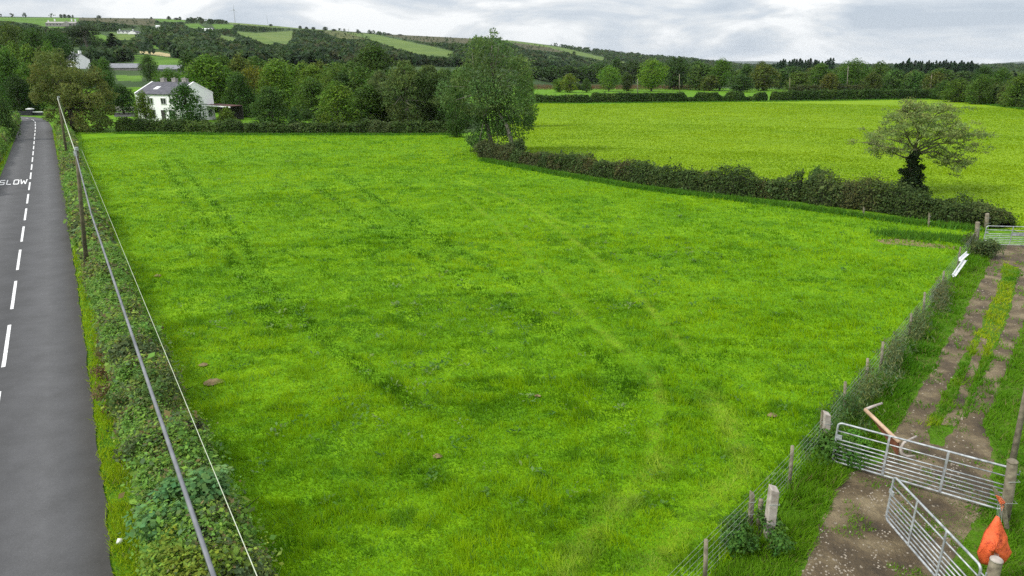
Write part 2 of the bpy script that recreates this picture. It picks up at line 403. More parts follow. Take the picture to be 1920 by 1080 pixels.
# centre line: 4.9 m marks every 7.1 m along the centre polyline
import bisect
cl = [0]
for a, b2 in zip(CW, CW[1:]): cl.append(cl[-1]+(b2-a).length)
def along(s):
    k = min(max(bisect.bisect(cl, s)-1, 0), len(CW)-2); t = (s-cl[k])/(cl[k+1]-cl[k])
    d = (CW[k+1]-CW[k]).normalized(); return CW[k].lerp(CW[k+1], t), Vector((-d.y, d.x, 0))
s517 = None
for k in range(4000):
    s_ = k*.05; p, _ = along(s_)
    if p.y >= at(30, 581).y: s517 = s_; break
m = MB(); s_ = s517 % 7.1-7.1
while s_ < cl[-1]-6:
    if s_ > 0:
        prev = None
        for q in range(7):
            p, nrm = along(s_+4.85*q/6); a = p+nrm*.06; b2 = p-nrm*.06
            if prev: m.add([(prev[0].x, prev[0].y, .032), (prev[1].x, prev[1].y, .032), (b2.x, b2.y, .032), (a.x, a.y, .032)], [(0, 1, 2, 3)])
            prev = (a, b2)
    s_ += 7.1
cl_o = m.build('centre_line', M['marking'], road)
# SLOW lettering, read driving away
m = MB()
stroke_n = [0]
def stroke(pts, w=.11, closed=False):
    # thin upright strokes, bolder cross strokes: letters are drawn long for drivers
    for a, b2 in zip(pts, pts[1:]+([pts[0]] if closed else [])):
        stroke_n[0] += 1; (x0, y0), (x1, y1) = a, b2
        if abs(x1-x0) > abs(y1-y0)*.6: hx, hy = 0, .085
        else: hx, hy = .021, 0
        m.add([LT(Vector((x0-hx, y0-hy, 0))), LT(Vector((x0+hx, y0+hy, 0))) if hy == 0 else LT(Vector((x1, y1-hy, 0))), LT(Vector((x1+hx, y1+hy, 0))), LT(Vector((x1-hx, y1-hy, 0))) if hy == 0 else LT(Vector((x0, y0+hy, 0)))], [(0, 1, 2, 3)])
p0 = at(-3, 348); p1 = at(50, 346); p2 = at(1, 337); ex = (p1-p0); Wd = ex.length; ex.normalize(); ey = (at(61.5, 295)-at(56, 345)).normalized(); Hd = 3.3
def LT(v): q = p0+ex*v.x*Wd+ey*v.y*Hd; return (q.x, q.y, .031+.0008*stroke_n[0])
stroke([(.20, .92), (.025, .92), (.025, .5), (.185, .5), (.185, .08), (.0, .08)], .2)
stroke([(.28, 1), (.28, .08), (.44, .08)], .2)
stroke([(.53, .08), (.53, .92), (.70, .92), (.70, .08)], .2, True)
stroke([(.77, 1), (.82, .03), (.885, .75), (.95, .03), (1.0, 1)], .2)
m.build('slow_lettering', M['marking'], road)

M['g_side'] = grass_ground('track_edge_turf', [(.36, (.05, .10, .008)), (.5, (.07, .165, .006)), (.64, (.10, .115, .03))], .5, 2.5, 12)
o = sheet('field', [at(*p) for p in TRACKSIDE], .002, M['g_side']); tag(o, 'grassy ground on both sides of the farm track at the right', 'field')
RUTL = [(1860, 472), (1886, 470), (1874, 530), (1840, 612), (1796, 690), (1760, 755), (1738, 800), (1688, 800), (1704, 765), (1752, 686), (1796, 604), (1842, 526)]
RUTR = [(1912, 498), (1950, 500), (1922, 600), (1890, 690), (1858, 765), (1838, 800), (1794, 800), (1830, 735), (1864, 660), (1896, 580)]
RUTM = [(1840, 632), (1852, 636), (1830, 700), (1806, 765), (1790, 800), (1766, 796), (1796, 735), (1820, 676)]
RUTG = [(1846, 462), (1920, 460), (2000, 470), (2000, 506), (1925, 506), (1860, 486)]
MUD = [(1688, 796), (1742, 796), (1740, 828), (1768, 838), (1792, 796), (1842, 798), (1862, 850), (1858, 930), (1815, 1000), (1765, 1080), (1720, 1250), (1470, 1250), (1500, 1080), (1538, 985), (1570, 915), (1598, 884), (1652, 868), (1668, 830)]
def ragged(poly, step=7, amp=5):
    out = []
    for (x0, y0), (x1, y1) in zip(poly, poly[1:]+poly[:1]):
        k = max(1, int(math.hypot(x1-x0, y1-y0)/step))
        for q in range(k): t = q/k; a = amp*min(1, (y0+(y1-y0)*t)/800); out.append((x0+(x1-x0)*t+random.uniform(-a, a), y0+(y1-y0)*t+random.uniform(-a, a)*.5))
    return out
mb_ = MB()
for q, poly in enumerate((MUD, RUTL, RUTR, RUTM, RUTG)):
    pts = [at(*p) for p in ragged(poly, 7, 2.5 if q == 3 else 5)]; ar = sum(a.x*b2.y-b2.x*a.y for a, b2 in zip(pts, pts[1:]+pts[:1]))
    if ar < 0: pts = pts[::-1]
    mb_.add([(p.x, p.y, .006+.0015*q) for p in pts], [tuple(range(len(pts)))])
o = mb_.build('track', M['mud']); tag(o, 'muddy stony farm track with wheel ruts running up to the gates', 'track', kind='structure')

# ------------------------------------------------------------------ leaves, trunks, trees
def unit(v): return v/np.maximum(np.linalg.norm(v, axis=-1, keepdims=True), 1e-9)
def leaves(P, Nn, L, Wd, down=None):
    n = len(P); t = unit(np.cross(Nn, rng.normal(size=(n, 3))))
    if down is not None: t = unit(t+np.array([0, 0, -down])+0*t); Nn = unit(np.cross(t, rng.normal(size=(n, 3))))
    b = unit(np.cross(Nn, t)); L = np.asarray(L).reshape(-1, 1)*.5*np.ones((n, 1)); Wd = np.asarray(Wd).reshape(-1, 1)*.5*np.ones((n, 1))
    return np.stack([P-t*L, P+b*Wd-t*L*.15, P+t*L, P-b*Wd-t*L*.15], 1)
def jitter_col(base, n, v=.25, hue=.12):
    c = np.asarray(base)*(1+(rng.random((n, 1))-.5)*2*v)
    h = (rng.random((n, 1))-.5)*2*hue
    return np.clip(c*np.concatenate([1+h, np.ones((n, 1)), 1-h], 1), .002, .9)
def blob_leaves(blobs, n, size, base, aspect=.6, down=None, tintvar=.22, fill=.15, up=.45, hue=.12, squash=.85):
    B = np.asarray(blobs, float); w = B[:, 3]**2; w /= w.sum()
    k = rng.choice(len(B), n, p=w); d = unit(rng.normal(size=(n, 3))+np.array([0, 0, .25]))
    rr = .72+.33*rng.random(n)**.8
    inn = rng.random(n) < fill; rr[inn] = rng.random(inn.sum())*.8
    lump = 1+.22*np.sin(d[:, 0]*5+k)*np.sin(d[:, 1]*5+k*1.7)+.15*np.sin(d[:, 2]*7+k*.6)
    r = (B[k, 3]*rr*lump)[:, None]; P = B[k, :3]+d*r*np.array([1, 1, squash])
    Nn = unit(d*.7+rng.normal(size=(n, 3))*.55+np.array([0, 0, up]))
    s = size*(.6+.8*rng.random(n))
    Q = leaves(P, Nn, s, s*aspect, down)
    bt = 1+(rng.random(len(B))-.5)*2*tintvar; bh = (rng.random(len(B))-.5)*.25
    c = jitter_col(np.asarray(base)*1.18, n, .28, hue)*bt[k][:, None]; c[:, 0] *= 1+bh[k]
    return Q, np.clip(c, .002, .9)
def limbs(mb, base, tips, r0, height_split, sides=7):
    base = Vector(base); top = Vector((base.x, base.y, base.z+height_split))
    for t in tips:
        t = Vector(t); st = base.lerp(top, random.uniform(.45, 1.0)); mid = st.lerp(t, .5)+Vector((random.uniform(-.2, .2), random.uniform(-.2, .2), (t-st).length*.10))
        q = [st, st.lerp(mid, .5)+Vector((0, 0, .1)), mid, t]; ra = r0*random.uniform(.35, .5)
        mb.tube(q, [ra, ra*.75, ra*.5, ra*.15], 5)
def crown_blobs(Hh, Wd, base, n, shape, r_lo=.11, r_hi=.19):
    bl = []
    for k in range(n):
        t = (k+random.random())/n
        if shape == 'round': pr = math.sqrt(max(.02, 1-(2*t-1)**2))**.8
        elif shape == 'oval': pr = math.sin(math.pi*min(1, .12+t*.86))**.75
        elif shape == 'ground': pr = (1-t**2.2)**.6*(.80+.2*min(1, t*4))
        elif shape == 'cone': pr = (1-t)**.85+.06
        else: pr = 1
        ph = k*2.399+random.uniform(-.5, .5); rb = Wd*random.uniform(r_lo, r_hi)
        rho = max(0, pr*Wd/2-rb*.75)*random.uniform(.65, 1.05)
        bl.append((rho*math.cos(ph), rho*math.sin(ph), base+t*(Hh-base-rb*.6)+(rb*.3 if t < .1 else 0), rb))
    for k in range(n//4):
        t = random.random(); bl.append((random.uniform(-.15, .15)*Wd, random.uniform(-.15, .15)*Wd, base+t*(Hh-base)*.8, Wd*.2))
    return bl
PROTO = {}
def proto_tree(key, Hh, Wd, base, nb, shape, nl, size, col, aspect=.6, down=None, rl=.11, rh=.19, trunk=True, bark='bark', tintvar=.22, fill=.15, up=.45):
    bl = crown_blobs(Hh, Wd, base, nb, shape, rl, rh)
    Q, c = blob_leaves(bl, nl, size, col, aspect, down, tintvar, fill, up)
    cm = np_mesh(key+'_crown', Q, 4, M['leaf'], c)
    mb = MB(); r = Hh*.022
    mb.tube([(0, 0, -.3), (0, 0, .3), (Hh*.01, 0, base+Hh*.12), (0, Hh*.012, Hh*.5), (0, 0, Hh*.86)], [r*1.5, r*1.15, r, r*.6, r*.15], 8)
    limbs(mb, (0, 0, base*.6+Hh*.05), [b[:3] for b in bl[::3]], r, Hh*.45)
    to = mb.build('trunk', M[bark]); tm = to.data; bpy.data.objects.remove(to)
    PROTO[key] = (cm, tm, Hh, Wd)
G0 = (.050, .085, .020)
for k in range(4): proto_tree('broad%d' % k, 10, 8.5, 1.0, 46, 'round' if k % 2 else 'oval', 7000, .36, (.062, .118, .018))
for k in range(3): proto_tree('full%d' % k, 10, 8.5, .3, 48, 'ground', 7000, .36, (.058, .112, .018))
for k in range(3): proto_tree('birch%d' % k, 11, 6.5, .6, 60, 'oval', 9000, .38, (.068, .108, .030), .32, 1.1, .08, .14, bark='pale_bark')
for k in range(4): proto_tree('far%d' % k, 10, 9, .7, 34, ('round', 'oval', 'ground', 'round')[k], 2600, .62, (.058, .106, .02))
for k in range(3): proto_tree('bush%d' % k, 3, 3.4, .05, 26, 'ground', 3500, .2, (.055, .10, .022))
for k in range(2):   # spruce: whorls of drooping boughs
    Hh, Wd = 14, 5.0; P = []; D = []
    for lv in range(42):
        t = lv/41; z = .8+t*(Hh-1.0); L = Wd/2*(1-t)**.62*random.uniform(.85, 1.1)+.12
        for q in range(max(5, int(11*(1-t)))):
            a = random.uniform(0, 6.283); Lq = L*random.uniform(.7, 1.1)
            for w in range(9):
                u = (w+random.random())/9; P.append((math.cos(a)*Lq*u, math.sin(a)*Lq*u, z-.28*Lq*u**1.5+random.uniform(-.15, .1))); D.append((math.cos(a)*.4, math.sin(a)*.4, .9))
    P = np.array(P); D = unit(np.array(D)+rng.normal(size=P.shape)*.35)
    cm = np_mesh('spruce_crown', leaves(P, D, .62, .3), 4, M['leaf'], jitter_col((.026, .054, .022), len(P), .3, .1))
    mb = MB(); mb.tube([(0, 0, -.3), (0, 0, Hh*.5), (0, 0, Hh)], [.22, .14, .03], 7)
    to = mb.build('trunk', M['bark']); tm = to.data; bpy.data.objects.remove(to); PROTO['spruce%d' % k] = (cm, tm, Hh, Wd)
# tall pine with a bare leaning trunk
bl = [(random.gauss(-.6, 1.5), random.gauss(0, 1.6), 9+6.2*random.random()**.8, random.uniform(.8, 1.5)) for k in range(34)]+[(-1.5, 0, 7.5, 1.3), (1.5, .4, 7, 1.1), (-2.2, .3, 9, 1.3), (2.0, 0, 9.5, 1.2)]
Q, c = blob_leaves(bl, 8000, .42, (.040, .066, .022), .3)
cm = np_mesh('pine_crown', Q, 4, M['leaf'], c); mb = MB(); mb.tube([(1.6, 0, -.4), (1.2, 0, 3), (.6, 0, 8), (-.3, 0, 14.5)], [.34, .3, .24, .08], 8)
limbs(mb, (.8, 0, 6), [b[:3] for b in bl[::3]], .22, 6)
to = mb.build('trunk', M['pale_bark']); tm = to.data; bpy.data.objects.remove(to); PROTO['pine0'] = (cm, tm, 16, 7)

def place(key, px, Y, top, w, name, label, cat='tree', group=None, tint=(1, 1, 1), rz=None, sink=0):
    cm, tm, H0, W0 = PROTO[key]
    x = (px-960)/F*depth(Y, 0); z = float(gz(x, Y)); x = (px-960)/F*depth(Y, z+3)
    z = float(gz(x, Y)); zt = atY(px, top, Y).z; W = w/F*depth(Y, z+3); Ht = max(1.0, zt-z)
    r = empty(name, (x, Y, z-sink), random.uniform(0, 6.28) if rz is None else rz, (W/W0, W/W0, Ht/H0))
    tag(r, label, cat, group)
    for nm, me in (('crown', cm), ('trunk', tm)):
        o = link(bpy.data.objects.new(nm, me), r)
        if nm == 'crown': o.color = (*tint, 1)
    return r
BR = (1.9, 1.75, 1.1); LT_ = (1.45, 1.45, 1.1); DK = (.72, .78, .8); OL = (1.5, 1.25, 1.1); RD = (1.9, 1.05, .9); BL = (.9, 1.05, 1.25); SG = (1.45, 1.3, 1.5)

# ---- trees behind the near field, named one by one
T = [
 ('full0', 270, 112, 170, 44, 'garden_tree', 'small bushy yellow green tree at the left front corner of the white house', (1.7, 1.45, 1.0)),
 ('full1', 350, 109, 155, 84, 'garden_tree', 'dark green rounded tree hiding the middle of the white house', (.75, .95, .9)),
 ('full2', 508, 108, 163, 74, 'broadleaf_tree', 'dense dark dome tree with reddish crown standing right of the white house', (.85, .9, 1.0)),
 ('full1', 632, 107, 152, 80, 'broadleaf_tree', 'leafy tree with bright yellow green top behind the far hedge', (1.75, 1.6, 1.0)),
 ('full0', 690, 112, 158, 84, 'broadleaf_tree', 'dark olive tree right of the yellow topped tree', (.95, .95, .8)),
 ('birch0', 716, 114, 132, 62, 'birch_tree', 'grey green birch leaning over the far hedge, left of the taller birches', SG),
 ('birch1', 762, 111, 112, 84, 'birch_tree', 'tall pale stemmed birch in the middle of the birch group', (1.35, 1.3, 1.2)),
 ('birch2', 806, 113, 122, 72, 'birch_tree', 'drooping dark birch beside the tall pale stemmed birch', (1.1, 1.1, 1.1)),
 ('birch1', 838, 113, 128, 66, 'birch_tree', 'grey leaved birch just left of the tallest tree', (1.0, 1.12, 1.05)),
 ('broad0', 704, 165, 82, 92, 'oak_tree', 'large dark domed oak rising above the birches', (.72, .72, .7)),
 ('broad1', 638, 152, 121, 58, 'broadleaf_tree', 'round olive green tree left of the large dark oak', (1.2, 1.1, .9)),
 ('full2', 524, 138, 112, 84, 'broadleaf_tree', 'tall bright green tree behind the dark dome tree', (1.75, 1.65, 1.0)),
 ('full0', 588, 130, 146, 78, 'broadleaf_tree', 'dark green tree between the dome tree and the yellow topped tree', (1.05, 1.05, .85)),
 ('broad2', 590, 170, 122, 66, 'broadleaf_tree', 'yellowish green tree behind the gap in the row', (1.6, 1.45, .9)),
 ('full1', 398, 146, 103, 104, 'broadleaf_tree', 'wide fresh green tree above the roof of the white house', (1.45, 1.5, .85)),
 ('full2', 452, 132, 136, 62, 'broadleaf_tree', 'dark green tree right of the house lean-to', (.75, .85, .85)),
 ('broad3', 478, 150, 124, 58, 'broadleaf_tree', 'rusty tinted tree behind the house', (2.1, 1.25, .8)),
 ('full1', 432, 150, 128, 54, 'broadleaf_tree', 'mid green tree between the fresh green tree and the rusty tinted tree', (1.0, 1.1, .9)),
 ('broad1', 320, 170, 128, 70, 'broadleaf_tree', 'low green tree behind the chimneys of the white house', (1.2, 1.3, .9)),
 ('broad2', 280, 260, 102, 42, 'broadleaf_tree', 'grey green round tree standing in front of the small bright field', (.95, 1.0, 1.1)),
 ('full0', 228, 140, 158, 70, 'broadleaf_tree', 'dark shady tree beside the drive left of the white house', (.62, .72, .75)),
 ('full2', 205, 150, 134, 56, 'broadleaf_tree', 'dark tree between the big olive tree and the farm shed', (.8, .9, .9)),
 ('broad0', 199, 220, 108, 38, 'broadleaf_tree', 'green round tree left of the long grey shed', (1.0, 1.1, 1.0)),
 ('pine0', 160, 385, 46, 66, 'pine_tree', 'tall pine with a bare pale trunk above the grey roofed house', (1, 1, 1)),
 ('spruce0', 214, 400, 62, 56, 'spruce_tree', 'dark pointed spruce right of the tall pine', (1.1, 1.1, .9)),
 ('broad3', 187, 415, 70, 36, 'broadleaf_tree', 'dark narrow tree between the pine and the spruce', (.55, .62, .7)),
 ('broad1', 244, 420, 88, 32, 'broadleaf_tree', 'grey green tree at the right foot of the spruce', (.95, .95, 1.0)),
 ('broad0', 108, 150, 79, 56, 'broadleaf_tree', 'round green tree left of the grey roofed house', (1.05, 1.15, .9)),
 ('broad2', 72, 250, 52, 66, 'broadleaf_tree', 'dark tree on the wooded slope under the stone mansion', (.75, .85, .85)),
 ('broad3', 30, 260, 42, 80, 'broadleaf_tree', 'brownish tree at the top of the wooded left slope', (1.15, .95, .9)),
 ('broad1', 118, 260, 54, 62, 'broadleaf_tree', 'bluish dark tree just below the stone mansion', (.62, .75, .9)),
 ('full0', 24, 172, 92, 92, 'broadleaf_tree', 'green tree over the bend of the road at the left edge', (1.0, 1.1, .8)),
 ('full1', 60, 168, 118, 76, 'broadleaf_tree', 'light green tree overhanging the dark gate wall', (1.3, 1.4, 1.0)),
 ('full2', -20, 120, 90, 80, 'broadleaf_tree', 'dark tree cut by the left edge behind the road hedge', (.75, .85, .8)),
 ('full1', 34, 163, 140, 70, 'broadleaf_tree', 'very dark tree directly behind the black wall', (.5, .55, .6)),
 ('bush2', 551, 104.5, 202, 36, 'round_bush', 'dark rounded bush growing in the far hedge', (.75, .85, .85)),
 ('bush0', 424, 110, 200, 34, 'garden_bush', 'olive bush under the lean-to roof of the house', (1.6, 1.35, .8)),
 ('bush1', 6, 92, 172, 44, 'bush', 'greyish bush above the left road hedge near the bend', (1.1, 1.15, 1.2)),
 ('full2', 855, 96, 150, 50, 'broadleaf_tree', 'dark shady tree filling the gap left of the tallest tree', (.7, .75, .8)),
 ('full0', 985, 112, 128, 52, 'broadleaf_tree', 'bright green tree peeping out right of the tallest tree', (1.2, 1.3, .9)),
]
for key, px, Y, top, w, nm, lab, tint in T:
    if Y < 172 and px not in (24, 60, 34): Y = YN(Y)
    cat = 'bush' if 'bush' in nm else 'tree'
    if Y > 115 and 380 < px < 900: w *= 1.25
    place(key, px, Y, top, w, nm, lab, cat, None, tint)
# crowded second rows of trees behind the first (left half)
kinds = [((.8, .9, .85), 'dark green'), ((1.15, 1.2, .9), 'mid green'), ((1.6, 1.5, .9), 'yellow green'), ((1.0, 1.0, 1.1), 'grey green'), ((1.5, 1.1, .85), 'brownish')]
def row(pxs, Y, topf, wf, where, kk=('far0', 'far1', 'far2', 'far3'), grp=None, pick=None, dark=1.0):
    cnt = {}
    for j, px in enumerate(pxs):
        ti, wd = kinds[pick[j % len(pick)]] if pick else random.choice(kinds)
        cnt[wd] = cnt.get(wd, 0)+1
        n = cnt[wd]; o = ['first', 'second', 'third', 'fourth', 'fifth', 'sixth', 'seventh', 'eighth', 'ninth', 'tenth', 'eleventh', 'twelfth'][n-1]
        v = random.uniform(.88, 1.12)*dark
        place(random.choice(kk), px, Y+random.uniform(-7, 7), topf(px)+random.uniform(-4, 4), wf*random.uniform(.85, 1.25), 'broadleaf_tree',
              '%s %s tree from the left %s' % (o, wd, where), 'tree', grp, tuple(t*v for t in ti))
row(list(range(362, 700, 30)), 215, lambda p: np.interp(p, [360, 450, 560, 700], [98, 104, 118, 112]), 60, 'in the row of trees behind the house grove', grp='trees behind the house grove')
row(list(range(650, 880, 30)), 168, lambda p: np.interp(p, [650, 760, 880], [128, 124, 128]), 62, 'in the row behind the birches', grp='trees behind the birches')
row([-24, 6, 34, 62, 88, 184], 225, lambda p: np.interp(p, [0, 100, 200, 260], [76, 90, 116, 110]), 50, 'on the lower left slope', grp='trees of the lower left slope')
row(list(range(-10, 130, 30)), 330, lambda p: np.interp(p, [0, 60, 130], [44, 50, 62]), 44, 'under the top left pasture', grp='trees under the top left pasture', pick=[0, 3, 0, 0])

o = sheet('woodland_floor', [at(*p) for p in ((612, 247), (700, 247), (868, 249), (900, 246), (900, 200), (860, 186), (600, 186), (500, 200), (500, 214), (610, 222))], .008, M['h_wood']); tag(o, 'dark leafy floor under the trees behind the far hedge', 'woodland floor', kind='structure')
US = [(598, 128, 206, 40, 'left of the yellow topped tree'), (660, 120, 205, 46, 'right below the yellow topped tree'), (718, 124, 206, 44, 'below the left birch'), (752, 128, 204, 40, 'behind the tall pale stemmed birch'), (790, 122, 206, 46, 'below the drooping birch'), (828, 120, 208, 44, 'below the grey leaved birch'), (470, 150, 196, 44, 'on the shady edge of the bright lawn'), (572, 136, 208, 34, 'behind the dark rounded hedge bush'), (870, 118, 214, 40, 'in the gap left of the tallest tree')]
for q, (px, Y, top, w, wh) in enumerate(US): place('bush%d' % (q % 3), px, Y, top, w, 'understory_bush', 'dark understory bush '+wh, 'bush', 'understory bushes behind the far hedge', (.8, .85, .8))
# ---- trees beyond the right field
TR = [
 ('far0', 1068, 236, 138, 38, 'yellow tinted tree by the bracken beyond the right field', (1.9, 1.5, .8)),
 ('far3', 1048, 240, 146, 30, 'lime green small tree beside the yellow tinted tree', (1.6, 1.6, .8)),
 ('broad1', 1142, 246, 123, 48, 'round light green tree standing clear on the back field edge', (1.7, 1.75, 1.2)),
 ('broad3', 1222, 246, 110, 64, 'bright green tree, the widest of the two light trees', (1.9, 1.85, 1.0)),
 ('far1', 1175, 250, 134, 28, 'grey brown tree between the two light green trees', (1.0, .9, .9)),
 ('far0', 1266, 262, 107, 62, 'dark tree behind the widest light green tree', (.72, .8, .8)),
 ('far2', 1100, 238, 146, 24, 'small grey green tree left of the round light tree', (1.1, 1.1, 1.0)),
 ('far2', 1312, 256, 117, 62, 'mid green tree right of the thin grey pole', (1.05, 1.05, .95)),
 ('broad0', 1350, 252, 110, 56, 'tall fresh green tree near the gap in the skyline', (1.1, 1.2, .95)),
 ('far3', 1330, 249, 140, 44, 'brownish low tree below the fresh green tree', (1.3, 1.0, .9)),
 ('far1', 1398, 258, 119, 36, 'dark green tree right of the skyline gap', (.8, .9, .8)),
 ('far0', 1432, 250, 121, 62, 'rusty brown oak in the belt of trees', (1.35, 1.0, .85)),
 ('far3', 1425, 290, 114, 30, 'brown topped tree behind the rusty oak', (1.4, .95, .9)),
 ('far2', 1496, 236, 134, 58, 'low olive tree behind the back hedge', (1.35, 1.15, .9)),
 ('broad2', 1536, 256, 118, 58, 'green tree in front of the left conifers', (1.05, 1.1, .9)),
 ('far2', 1554, 230, 136, 44, 'red brown bushy tree behind the back hedge', (1.5, .95, .8)),
 ('broad1', 1598, 246, 110, 62, 'large domed green tree beside the leaning pale pole', (1.1, 1.15, .95)),
 ('far0', 1646, 252, 115, 40, 'olive tree in the skyline dip', (1.1, 1.05, .85)),
 ('far1', 1634, 226, 134, 40, 'dark red brown tree low in the belt', (1.1, .85, .8)),
 ('far3', 1674, 226, 130, 50, 'sage green rounded tree behind the back hedge', (1.05, 1.15, 1.15)),
 ('far2', 1712, 222, 132, 52, 'second sage green rounded tree, right of the first', (1.0, 1.15, 1.15)),
 ('far0', 1752, 216, 134, 50, 'brown tree behind the right hand pale pole', (1.35, .95, .85)),
 ('far3', 1390, 240, 140, 60, 'dark low tree under the skyline gap', (.75, .85, .8)),
 ('far1', 1462, 262, 128, 50, 'grey green tree between the rusty oak and the left conifers', (.95, 1.0, 1.0)),
 ('full1', 1796, 181, 146, 66, 'olive bushy tree where the back hedge meets the side hedge', (1.3, 1.2, .85)),
 ('full2', 1838, 172, 140, 62, 'mid green bushy tree in the right side hedge', (1.1, 1.1, .85)),
 ('full0', 1872, 176, 127, 54, 'tall green tree in the right side hedge', (1.0, 1.05, .9)),
 ('full1', 1908, 160, 138, 66, 'yellowish bushy tree at the right edge of the picture', (1.35, 1.25, .85)),
 ('full2', 1960, 150, 134, 80, 'green bushy tree just past the right edge', (1.0, 1.1, .9)),
 ('full0', 1770, 192, 150, 48, 'dark bushy tree at the left end of the right side hedge', (.85, .95, .85)),
 ('broad0', 1842, 240, 124, 50, 'very dark round tree behind the right side hedge', (.55, .65, .65)),
]
for key, px, Y, top, w, lab, tint in TR: place(key, px, YN(Y), top, w, 'broadleaf_tree', lab, 'tree', None, tint)
row(list(range(1005, 1330, 30)), 430, lambda p: np.interp(p, [1000, 1100, 1150, 1200, 1330], [124, 122, 110, 118, 116]), 52, 'in the dark belt behind the light green trees', grp='dark tree belt beyond the right field', pick=[0, 0, 3, 0], dark=.9)
row(list(range(1300, 1860, 46)), 375, lambda p: np.interp(p, [1300, 1380, 1420, 1860], [122, 128, 122, 132]), 52, 'in the tree belt under the conifers', grp='tree belt under the conifers', pick=[0, 4, 1, 3])
ordn = ['first', 'second', 'third', 'fourth', 'fifth', 'sixth', 'seventh', 'eighth', 'ninth', 'tenth', 'eleventh', 'twelfth', 'thirteenth', 'fourteenth']
for nmz, pxs, tops in (('left', [1444, 1458, 1476, 1484, 1496, 1508, 1520, 1532, 1543, 1558], [117, 111, 108, 110, 107, 108, 106, 108, 110, 107]),
                       ('right', [1674, 1686, 1697, 1709, 1724, 1738, 1750, 1763, 1782, 1797, 1808, 1822, 1834], [118, 112, 107, 112, 108, 113, 112, 109, 114, 113, 111, 116, 119])):
    for px in np.arange(pxs[0], pxs[-1]+1, 5.2):
        tp = float(np.interp(px, pxs, tops))+random.choice((0, 1, 2, 4, 5))
        place('spruce%d' % random.randint(0, 1), px+random.uniform(-2, 2), 430+random.uniform(-25, 25), tp, 21*random.uniform(.85, 1.3), 'conifer_tree', 'dark conifer packed into the %s plantation clump on the skyline' % nmz, 'tree', 'conifers in the %s plantation clump' % nmz, tuple(random.uniform(1.3, 1.7)*q for q in (1, 1.05, 1.1)))

# ---- the tallest tree at the corner of the two fields
TY = 80.0
tb = at(948, 286); TY = tb.y; root = empty('tall_poplar', tb); tag(root, 'tallest tree, ragged grey green poplar with pale bent trunk at the hedge corner', 'tree')
spec = [(926, 60, 10), (920, 74, 18), (905, 88, 26), (938, 90, 24), (890, 108, 30), (930, 112, 38), (962, 118, 30), (872, 128, 28), (910, 140, 44), (950, 146, 40), (985, 140, 24), (868, 160, 30), (895, 178, 44), (938, 180, 44), (975, 180, 36), (838, 172, 26), (848, 196, 24), (882, 215, 38), (925, 222, 44), (965, 218, 38), (990, 212, 18), (900, 248, 34), (940, 255, 36), (975, 244, 28), (918, 274, 26), (893, 232, 26), (985, 160, 22), (868, 205, 24), (985, 232, 18), (828, 186, 16), (905, 280, 22), (935, 285, 18), (885, 262, 20), (955, 222, 30), (938, 243, 26), (915, 200, 34), (945, 170, 34), (900, 165, 34), (975, 262, 18)]
bl = []
for px, py, r in spec:
    for q in range(3):
        yy = TY+random.uniform(-1, 1)*(1.0+r/22); p = atY(px+random.uniform(-.4, .4)*r, py+random.uniform(-.4, .4)*r, yy)
        bl.append((p.x-tb.x, p.y-tb.y, p.z, r*random.uniform(.45, .75)/F*depth(TY, 5)))
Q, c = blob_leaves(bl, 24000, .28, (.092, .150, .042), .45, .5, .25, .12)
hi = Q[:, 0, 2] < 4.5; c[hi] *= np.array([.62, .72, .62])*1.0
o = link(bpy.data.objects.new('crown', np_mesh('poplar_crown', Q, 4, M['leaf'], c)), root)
mb = MB()
def TP(px, py, dy=0): q = atY(px, py, TY+dy); return (q.x-tb.x, q.y-tb.y, q.z)
mb.tube([TP(964, 290, -2.2), TP(957, 258, -2.2), TP(950, 236, -2.0), TP(935, 210, -1.2), TP(925, 160, -.4), TP(925, 95)], [.28, .25, .2, .12, .06, .02], 8)
mb.tube([TP(925, 290, 0), TP(915, 240, .3), TP(900, 190, .4), TP(890, 140, .3), TP(885, 100)], [.34, .26, .14, .06, .02], 8)
limbs(mb, TP(925, 235), [b[:3] for b in bl[::5]], .28, 4)
mb.build('trunk', M['pale_bark'], root, True)
bl = [(random.uniform(-2.4, 2.2), random.uniform(-2.2, -.2), random.uniform(.2, 1.5), random.uniform(.5, .9)) for k in range(20)]
Q, c = blob_leaves(bl, 7000, .2, (.06, .085, .03), .6)
r2 = empty('bramble_bush', at(942, 294)); tag(r2, 'grey green bramble bush growing round the foot of the tallest tree', 'bush')
link(bpy.data.objects.new('foliage', np_mesh('bramble_foliage', Q, 4, M['leaf'], c)), r2)

# ---- big olive tree left of the house
root = empty('ash_tree', at(138, 246)); tag(root, 'big spreading olive brown ash at the far left corner of the field', 'tree')
spec = [(88, 112, 22), (105, 102, 18), (75, 130, 24), (106, 130, 28), (138, 148, 24), (168, 148, 24), (185, 150, 24), (80, 165, 28), (115, 165, 36), (150, 165, 36), (185, 180, 30), (70, 180, 16), (100, 195, 26), (135, 200, 36), (175, 205, 34), (205, 205, 14), (150, 228, 26), (185, 228, 22), (60, 150, 14), (95, 150, 30), (120, 222, 16), (200, 175, 18), (130, 145, 30), (185, 236, 18), (150, 240, 16), (118, 238, 16), (206, 228, 14), (95, 215, 16)]
bl = []; AY = root.location.y
for px, py, r in spec:
    for q in range(4):
        p = atY(px+random.uniform(-.5, .5)*r, py+random.uniform(-.5, .5)*r, AY+random.uniform(-1, 1)*(1.4+r/12))
        bl.append((p.x-root.location.x, p.y-root.location.y, p.z, r*random.uniform(.4, .65)/F*depth(AY, 5)))
Q, c = blob_leaves(bl, 26000, .36, (.118, .150, .036), .42, .25, .2, .12)
link(bpy.data.objects.new('crown', np_mesh('ash_crown', Q, 4, M['leaf'], c)), root)
